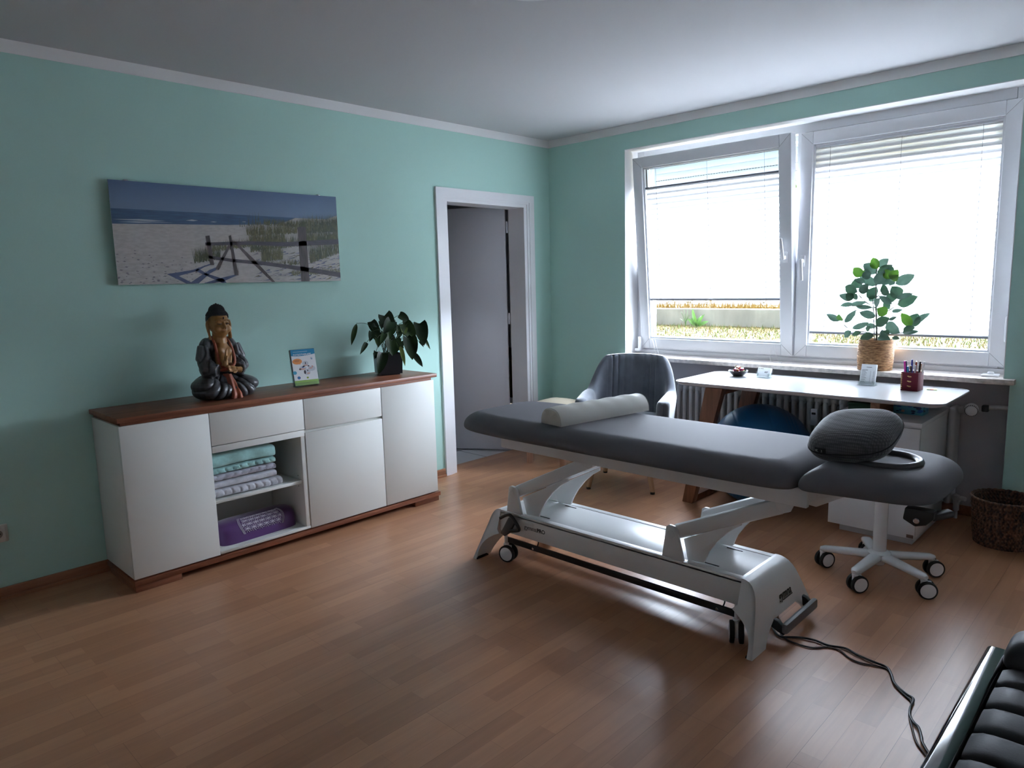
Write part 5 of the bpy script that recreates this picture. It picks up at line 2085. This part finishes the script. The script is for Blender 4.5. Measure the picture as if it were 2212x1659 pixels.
for k in range(21):
    z = .004 + k * .0085
    r = .094 + .006 * math.sin(PI * min(1, k / 20)) - .001
    prof += [(r - .0022, z - .0042), (r + .0006, z), (r - .0022, z + .0042)]
prof += [(.092, .181), (.088, .178), (.086, .10), (0, .10)]
G().lathe(prof, 72).build('woven_pot', mw, fp_, smooth=60)
G().lathe([(0, .163), (.05, .165), (.0875, .160)], 32).build('soil', mat('dark soil', (.03, .02, .015, 1), .95, bump=.8, bscale=80), fp_)
M_cl = [leaf_mat('glossy leaf', (.055, .105, .075, 1), (.10, .17, .125, 1), .25, .15), leaf_mat('deep leaf', (.030, .070, .042, 1), (.06, .12, .07, 1), .25, .15), leaf_mat('backlit leaf', (.04, .11, .014, 1), (.07, .16, .02, 1), .3, .3)]
M_ps = mat('green brown stem', (.055, .060, .035, 1), .6)


def fpt(px, py, dx):
    return Vector((dx, -(px - 700) * .000556, .172 - (py - 885) * .000593))


main = [(708, 890), (700, 760), (688, 600), (678, 440), (672, 300), (672, 180)]
G().tube(spline([fpt(a, b_, 0) for a, b_ in main], 6), [.0055 - .003 * k / 30 for k in range(31)], 8).build('stem', M_ps, fp_)
G().tube([fpt(680, 890, .012), fpt(655, 620, .012), fpt(645, 475, .010)], .0025, 6).build('support_stick', mat('thin stick', (.05, .05, .05, 1), .6), fp_)
BR = [[(705, 830), (600, 800), (460, 780), (375, 712)], [(705, 830), (860, 815), (960, 795), (1015, 755)], [(690, 560), (590, 500), (520, 420), (505, 395)], [(700, 650), (780, 600), (880, 520), (905, 460)], [(690, 560), (560, 545), (480, 540), (420, 530)],
      [(690, 450), (760, 380), (800, 330), (830, 280)], [(680, 640), (590, 620), (500, 580)], [(700, 760), (780, 790), (850, 800)]]
for i, br_ in enumerate(BR):
    dxs = [0, .02, .035, .04] if i % 2 else [0, -.02, -.035, -.045]
    G().tube(spline([fpt(a, b_, d) for (a, b_), d in zip(br_, dxs)], 6), .0021, 6).build('stem', M_ps, fp_)
FL = [((680, 175), (625, 62), 88, 2), ((688, 165), (768, 78), 78, 0), ((668, 222), (533, 118), 98, 0), ((676, 235), (828, 142), 80, 1), ((552, 240), (458, 160), 86, 2), ((548, 238), (590, 172), 60, 2), ((665, 338), (475, 222), 80, 0), ((560, 262), (636, 208), 70, 0),
      ((690, 300), (820, 180), 100, 0), ((690, 330), (770, 190), 90, 0), ((800, 180), (858, 178), 55, 1), ((832, 276), (775, 182), 74, 2), ((832, 276), (908, 188), 82, 2), ((846, 290), (910, 240), 62, 2), ((795, 325), (722, 235), 92, 0), ((860, 325), (1033, 240), 88, 0),
      ((850, 330), (815, 285), 60, 0), ((478, 368), (462, 268), 92, 1), ((500, 400), (362, 345), 92, 1), ((512, 402), (600, 322), 70, 0), ((500, 395), (600, 375), 66, 1), ((565, 305), (470, 275), 52, 0), ((445, 478), (322, 425), 66, 0), ((455, 480), (402, 410), 70, 1), ((460, 480), (488, 415), 62, 1),
      ((585, 480), (655, 350), 92, 1), ((585, 490), (665, 445), 60, 0), ((775, 435), (735, 325), 60, 1), ((780, 440), (800, 360), 60, 1), ((905, 462), (835, 345), 104, 1), ((895, 465), (1045, 418), 50, 0), ((870, 535), (1052, 450), 104, 1), ((785, 440), (880, 470), 90, 1), ((700, 545), (760, 460), 70, 0),
      ((850, 520), (735, 440), 56, 0), ((805, 570), (745, 495), 66, 1), ((440, 525), (312, 540), 42, 0), ((420, 532), (592, 500), 44, 0), ((490, 545), (668, 552), 40, 0), ((820, 612), (728, 560), 88, 2), ((690, 645), (538, 600), 70, 0), ((840, 595), (943, 576), 34, 0), ((835, 672), (920, 640), 28, 0),
      ((385, 712), (492, 580), 52, 0), ((330, 690), (194, 625), 58, 0), ((368, 690), (350, 622), 72, 2), ((715, 735), (830, 650), 98, 1), ((465, 770), (628, 705), 52, 0), ((580, 740), (690, 745), 50, 0), ((770, 715), (925, 800), 96, 0), ((460, 790), (385, 862), 60, 0), ((560, 800), (462, 838), 46, 1),
      ((690, 830), (548, 868), 76, 1), ((720, 850), (850, 870), 80, 0), ((800, 805), (850, 770), 52, 1), ((740, 805), (800, 800), 44, 0), ((1020, 742), (932, 605), 76, 2), ((1015, 745), (1060, 612), 104, 1), ((1030, 718), (1175, 606), 56, 0), ((960, 795), (1072, 740), 76, 1), ((950, 800), (1112, 780), 40, 0), ((855, 850), (935, 858), 40, 0), ((615, 790), (660, 735), 40, 1)]
rf = random.Random(33)
for i, (a, t_, w_, mi) in enumerate(FL):
    dx = rf.uniform(-.05, .045)
    A, T_ = fpt(*a, dx), fpt(*t_, dx + rf.uniform(-.03, .02))
    n_ = Vector((-1, rf.uniform(-.5, .5), rf.uniform(-.2, .6)))
    G().leaf(A, T_, w_ * .00055 * 1.28, nrm=n_, fold=.22, curl=.10, n=8, point=.4).build('leaf', M_cl[mi], fp_, smooth=60)

# ---------------------------------------------------------------- radiator in the niche
ra = thing('radiator', 'long grey-white column radiator in the niche below the window', 'radiator', (.06, -2.02, .07))
M_rad = mat('aged radiator enamel', (.50, .50, .50, 1), .4, bump=.04, bscale=60)
g = G()


def seccol(x, w_, d):
    g.box(x - d, x + d, -w_, w_, .10, .60, .008)


g.box(.010, .038, -.0145, .0145, .105, .600, .012, 3).box(.050, .072, -.0145, .0145, .105, .600, .010, 3).box(.084, .112, -.0145, .0145, .105, .600, .012, 3)
g.ell((.061, 0, .600), (.052, .0245, .036), 18, 10).ell((.061, 0, .105), (.052, .0245, .036), 18, 10)
vs = [(-.06 + x, y, z - .07) for x, y, z in g.v]
g.v = vs
YS = [-1.145 - .0495 * k for k in range(36)]
first = None
for y in YS:
    if first is None:
        first = g.build('section', M_rad, ra)
        first.location = (0, y + 2.02, 0)
    else:
        c = first.copy()
        COL.objects.link(c)
        c.parent = ra
        c.location = (0, y + 2.02, 0)
for z in (.105, .600):
    part(G().cyl((.061, -1.12, z), (.061, -2.90, z), .020, n=16), 'header_pipe', M_rad, ra)
part(G().box(.0, .120, -2.945, -2.905, .085, .640, .016, 3), 'end_section', M_rad, ra)
g = G().cyl((.055, -2.945, .618), (.035, -2.985, .632), .020, n=16, bev=.003).cyl((.030, -2.98, .640), (.030, -3.06, .640), .017, n=14, bev=.003)
g.tube(spline([(.03, -3.06, .640), (.03, -3.09, .650), (.035, -3.14, .655), (.035, -3.195, .655)], 6), .013, 12)
pipe = part(g, 'supply_pipe', M_rad, ra)
part(G().box(.005, .045, -3.092, -3.060, .628, .664, .006), 'pipe_clamp', M_black, pipe)
th = part(G().cyl((.02, -3.018, .645), (-.005, -3.018, .645), .024, n=24, bev=.003), 'valve_collar', M_black, ra)
g = G().lathe([(0, 0), (.027, 0), (.031, .006), (.031, .035), (.027, .052), (.018, .058), (0, .059)], 36, (-.004, -3.018, .645), (-1, -.15, -.15))
hd_ = part(g, 'thermostat_head', mat('white thermostat', (.72, .72, .74, 1), .4), th)
g = G()
ax = Vector((-1, -.15, -.15)).normalized()
e1 = ax.cross(Vector((0, 0, 1))).normalized()
e2 = ax.cross(e1)
for k in range(22):
    a = 2 * PI * k / 22
    c = Vector((-.004, -3.018, .645)) + ax * .046 + (e1 * math.cos(a) + e2 * math.sin(a)) * .0292
    g.bar(c - ax * .007, c + ax * .005, .0032, .0032)
o = part(g, 'grip_slots', M_holeshade, hd_)
g = G().cyl((.055, -2.945, .125), (.045, -2.985, .105), .020, n=16, bev=.003).cyl((.045, -2.965, .135), (.045, -2.965, .045), .016, n=16, bev=.003).cyl((.045, -2.985, .120), (.03, -3.01, .122), .013, n=14, bev=.002).cyl((.045, -2.965, .05), (.045, -2.965, -.0), .010, n=12)
part(g, 'return_valve', M_rad, ra)
hm = thing('heat_meter', 'small white heat meter clipped to the radiator above the ball', 'meter', (.005, -2.175, .50))
G().box(-.014, .006, -.020, .020, -.055, .050, .004).build('case', M_frame, hm)
G().box(-.0150, -.0138, -.012, .012, .015, .028, .0005).build('display', M_black, hm)

# ---------------------------------------------------------------- exercise ball
ba = thing('exercise_ball', 'large blue ribbed exercise ball under the desk', 'ball', (-.365, -1.995, 0))
M_ball = mat('blue vinyl', (.010, .105, .245, 1), .38, spec=.5, bump=.03, bscale=300)
R_ = .312


def ballfn(u, v):
    t, p = 2 * PI * u, PI * v
    ax_ = math.cos(p)
    r = R_
    for k in (-.72, -.66, -.60, -.30, .30, .60, .66, .72):
        r -= .0035 * math.exp(-((ax_ - k) / .010) ** 2)
    q = Vector((r * math.sin(p) * math.cos(t), r * ax_, r * math.sin(p) * math.sin(t)))
    q = Matrix.Rotation(.55, 3, 'Z') @ Matrix.Rotation(-.25, 3, 'X') @ q
    z = q.z + R_ - .012
    return (q.x, q.y, max(0, z))


G().grid(ballfn, 72, 150, wu=True).build('ball_skin', M_ball, ba, smooth=70, weld=True)

# ---------------------------------------------------------------- tub chair
tcx = thing('tub_chair', 'grey velvet tub chair with channelled back and wooden legs', 'chair', (-.535, -1.125, 0), math.radians(-67))
M_velvet = mat('grey blue velvet', (.10, .112, .135, 1), .75, sheen=1., bump=.12, bscale=140, spec=.3, var=.25, vscale=9)
AW, AF, AB = .262, -.215, .235


def upath(s):
    """U-shaped plan, s 0..1 from left arm tip round the back to the right arm tip; returns point and outward normal"""
    L1 = .26
    arc = 1.12
    tot = 2 * L1 + arc
    d = s * tot
    if d < L1:
        return Vector((-AW, AF + d, 0)), Vector((-1, 0, 0))
    if d > tot - L1:
        return Vector((AW, AF + (tot - d), 0)), Vector((1, 0, 0))
    a = PI * (d - L1) / arc
    n = 2.6
    c, s_ = -math.cos(a), math.sin(a)
    p = Vector((AW * math.copysign(abs(c) ** (2 / n), c), AF + L1 + (AB - AF - L1) * abs(s_) ** (2 / n), 0))
    return p, Vector((c, s_ * .9, 0)).normalized()


def sm(a, b, x):
    t = min(1, max(0, (x - a) / (b - a)))
    return t * t * (3 - 2 * t)


NS, NR = 161, 24


def chair_shell(u, v):
    p, n = upath(u)
    k = abs(2 * u - 1)
    top = .855 - .225 * sm(.30, .62, k) - .02 * sm(.62, 1, k) + .010 * (1 - (k / .3) ** 2 if k < .3 else 0)
    bot = .385
    th_ = .030 + .014 * sm(.45, .7, k)
    end = 1 if k < .93 else max(.15, math.sqrt(max(0, 1 - ((k - .93) / .07) ** 2)))
    a = v * 2 * PI
    c, s_ = math.cos(a), math.sin(a)
    # rounded slab cross-section: c across the thickness, s up
    zz = math.copysign(abs(s_) ** (2 / 8), s_)
    xx = math.copysign(abs(c) ** (2 / 2.4), c)
    zmid, zh = (top + bot) / 2, (top - bot) / 2
    z = zmid + zh * zz * (.8 + .2 * end)
    h = (z - bot) / (top - bot)
    off = th_ * xx * end
    if c < 0 and k < .33:
        off += .007 * abs(math.cos(PI * (u - .335) / .0413)) ** 14 * min(1, (.33 - k) / .02)
        off = min(off, -.010)
    lean = .075 * (1 - sm(.35, .75, k)) * max(0, (z - .45) / .4)
    flare = .030 * max(0, (z - .42) / .25) * sm(.2, .6, k) * (1 - .5 * sm(.6, 1, k))
    q = p + n * (off + flare) + Vector((0, lean, 0))
    if k > .93:
        q.y -= 0
    return (q.x, q.y, z)


g = G().grid(chair_shell, NS, 48, wv=True)
for u in (0, 1):
    g.add([chair_shell(u, j / 48) for j in range(48)], [tuple(range(48))])
g.build('backrest', M_velvet, tcx, smooth=60)
g = G()
for s in (-1, 1):
    pts = []
    for k in range(12):
        u = .5 + s * (.175 + .02 * math.sin(k / 11 * PI))
        v_ = .52 + .22 * k / 11
        q = chair_shell(u, v_)
        pts.append(q)
g = cushion(0, .235, -.245, .20, .375, .475, 7, 5, 0, nu=72, rt=.05, crown=.012)
g.build('seat', M_velvet, tcx, smooth=60)
for x, y in ((-.17, -.17), (.17, -.17), (-.16, .17), (.16, .17)):
    a = Vector((x * .82, y * .82, .385))
    b_ = Vector((x * 1.26, y * 1.26, .012))
    lg = G().cyl(b_, a, .0155, .025, n=18).build('leg', M_legwood, tcx)
    G().cyl(b_ + Vector((0, 0, -.012)), b_ + Vector((0, 0, .004)), .0150, .0157, n=18).build('foot_cap', M_black, lg)

# cream stool in the room corner
cs = thing('corner_stool', 'cream padded stool with wooden legs in the corner beside the door', 'stool', (-.375, -.365, 0), math.radians(8))
g = cushion(0, .190, -.185, .185, .400, .470, 4, 4, 0, nu=64, rt=.05, crown=.025)
g.build('seat_pad', mat('cream stool cover', (.50, .43, .32, 1), .6), cs, smooth=60)
for x, y in ((-.16, -.15), (-.16, .15), (.16, -.15), (.16, .15)):
    G().prism([(x - .019, y - .019), (x + .019, y - .019), (x + .019, y + .019), (x - .019, y + .019)], 0, .405, 'z', .003).build('leg', wood('stool leg wood', (.36, .20, .13, 1), (.50, .30, .21, 1), 2, 8, .5), cs)

# ---------------------------------------------------------------- wicker basket
bk = thing('wicker_basket', 'dark brown woven wicker basket on the floor below the wall corner', 'basket', (-.245, -3.235, 0))
mk_, nt, b = new_mat('dark wicker')
tc = nt.nodes.new('ShaderNodeTexCoord')
mpk = nt.nodes.new('ShaderNodeMapping')
mpk.inputs['Scale'].default_value = (60, 60, 34)
nk = nt.nodes.new('ShaderNodeTexNoise')
nk.inputs['Scale'].default_value = 1.4
nk.inputs['Detail'].default_value = 5
rk = nt.nodes.new('ShaderNodeValToRGB')
rk.color_ramp.elements[0].position, rk.color_ramp.elements[1].position = .38, .70
rk.color_ramp.elements[0].color, rk.color_ramp.elements[1].color = (.030, .016, .010, 1), (.20, .095, .055, 1)
nt.links.new(tc.outputs['Object'], mpk.inputs[0])
nt.links.new(mpk.outputs[0], nk.inputs['Vector'])
nt.links.new(nk.outputs['Fac'], rk.inputs[0])
nt.links.new(rk.outputs[0], b.inputs['Base Color'])
b.inputs['Roughness'].default_value = .8


def wick(a, z):
    return 1 + .016 * math.sin(a * 52 + PI * int(z / .0105)) + .008 * math.sin(z * 300)


prof = [(0, .004), (.118, .0)] + [(.124 + .022 * (k / 40) ** .7, .003 + .237 * k / 40) for k in range(41)]
inn = [(r - .012, z) for r, z in prof[2:]][::-1] + [(0, .012)]
G().lathe(prof + inn, 208, fn=wick).build('woven_body', mk_, bk, smooth=30)
g = G()
g.tube([(.1445 * math.cos(a), .1445 * math.sin(a), .241 + .002 * math.sin(a * 30)) for a in [2 * PI * k / 90 for k in range(90)]], .0075, 8, closed=True)
g.build('rim', mk_, bk)
g = G()
for s, a0 in ((1, math.radians(230)),):
    g.tube([(.150 * math.cos(a0 + .22 * math.cos(t)), .150 * math.sin(a0 + .22 * math.cos(t)), .195 + .022 * math.sin(t)) for t in [2 * PI * k / 24 for k in range(24)]], .006, 6, closed=True)
    g.add([(.1475 * math.cos(a0 + .19 * math.cos(t)), .1475 * math.sin(a0 + .19 * math.cos(t)), .195 + .019 * math.sin(t)) for t in [2 * PI * k / 16 for k in range(16)]], [tuple(range(16))])
g.build('handle_hole', M_holeshade, bk)

# ---------------------------------------------------------------- black lounger in the foreground
lo = thing('lounger', 'black ribbed leather lounger with glossy black frame in the bottom corner', 'lounger', (-3.0, -3.80, 0))
M_lea = mat('black leather', (.014, .014, .018, 1), .5, spec=.4, bump=.08, bscale=180)
M_gl = mat('glossy black lacquer', (.010, .010, .012, 1), .12, spec=.6, coat=1.)
for y0, y1 in ((-3.582, -3.533), (-4.115, -4.066)):
    part(G().box(-3.75, -2.362, y0, y1, .350, .424, .012, 4), 'side_rail', M_gl, lo)
part(G().box(-2.42, -2.372, -4.07, -3.578, .35, .405, .01), 'end_rail', M_gl, lo)
k = 0
xs = [-2.462, -2.562, -2.676, -2.790, -2.903, -3.015, -3.127, -3.24, -3.352, -3.464, -3.576, -3.69]
for a, b_ in zip(xs, xs[1:]):
    g = G()
    w_ = (a - b_) / 2
    g.v, g.f = [], []
    g.grid(lambda u, v: ((a + b_) / 2 + w_ * .985 * math.copysign(abs(math.cos(2 * PI * v)) ** .45, math.cos(2 * PI * v)), -4.062 + .477 * u, .402 + .034 * math.copysign(abs(math.sin(2 * PI * v)) ** .62, math.sin(2 * PI * v)) * (1 - .5 * abs(2 * u - 1) ** 14)), 26, 28, wv=True)
    for u in (0, 1):
        loop = [((a + b_) / 2 + w_ * .985 * math.copysign(abs(math.cos(2 * PI * v)) ** .45, math.cos(2 * PI * v)), -4.062 + .477 * u, .402 + .017 * math.copysign(abs(math.sin(2 * PI * v)) ** .62, math.sin(2 * PI * v))) for v in [j / 28 for j in range(28)]]
        g.add(loop, [tuple(range(28))])
    part(g, 'cushion_segment', M_lea, lo, smooth=60)
hp = part(cushion(-2.398, .082, -4.062, -3.578, .405, .488, 6, 6, 0, nu=80, rt=.045, rb=.03, rel=.03), 'head_cushion', M_lea, lo, smooth=60)
part(G().box(-3.69, -2.44, -4.07, -3.578, .345, .372, .004), 'seat_base', M_black, lo)
for x in (-2.50, -3.60):
    for y in (-3.66, -3.99):
        part(G().box(x - .02, x + .02, y - .02, y + .02, 0, .36, .003), 'leg', M_gl, lo)

# ---------------------------------------------------------------- cords on the floor
BK = [(-1.80, -2.70, .03), (-1.833, -2.728, .006), (-1.893, -2.77, .006), (-1.913, -2.801, .006), (-1.892, -2.831, .006), (-1.868, -2.865, .006), (-1.856, -2.911, .006), (-1.861, -2.962, .006), (-1.841, -3.016, .006), (-1.861, -3.065, .006), (-1.873, -3.126, .006), (-1.88, -3.169, .006), (-1.919, -3.195, .006), (-1.971, -3.22, .006), (-2.009, -3.261, .006), (-2.023, -3.288, .006), (-2.042, -3.295, .006), (-2.087, -3.299, .006), (-2.132, -3.31, .006), (-2.162, -3.328, .006), (-2.179, -3.346, .006), (-2.223, -3.365, .006), (-2.259, -3.38, .006), (-2.33, -3.44, .006), (-2.45, -3.62, .006), (-2.5, -3.9, .006)]
BR_ = [(-1.89, -2.79, .004), (-1.918, -2.833, .004), (-1.922, -2.886, .004), (-1.911, -2.924, .004), (-1.872, -2.962, .004), (-1.867, -3.005, .004), (-1.898, -3.047, .004), (-1.907, -3.088, .004), (-1.893, -3.132, .004), (-1.888, -3.171, .004), (-1.929, -3.199, .004), (-1.983, -3.227, .004), (-2.021, -3.266, .004), (-2.049, -3.292, .004), (-2.127, -3.307, .004), (-2.194, -3.333, .004), (-2.246, -3.355, .004), (-2.282, -3.38, .004), (-2.36, -3.46, .004), (-2.48, -3.64, .004)]
tag(G().tube(spline(BK, 6), .0042, 8).build('power_cord', mat('black cable', (.008, .008, .010, 1), .4)), 'thick black cable running from the couch pedal across the floor', 'cable')
tag(G().tube(spline(BR_, 6), .0032, 8).build('power_cord', mat('brown cable', (.045, .025, .022, 1), .5)), 'thinner brown cable winding beside the thick black cable', 'cable')
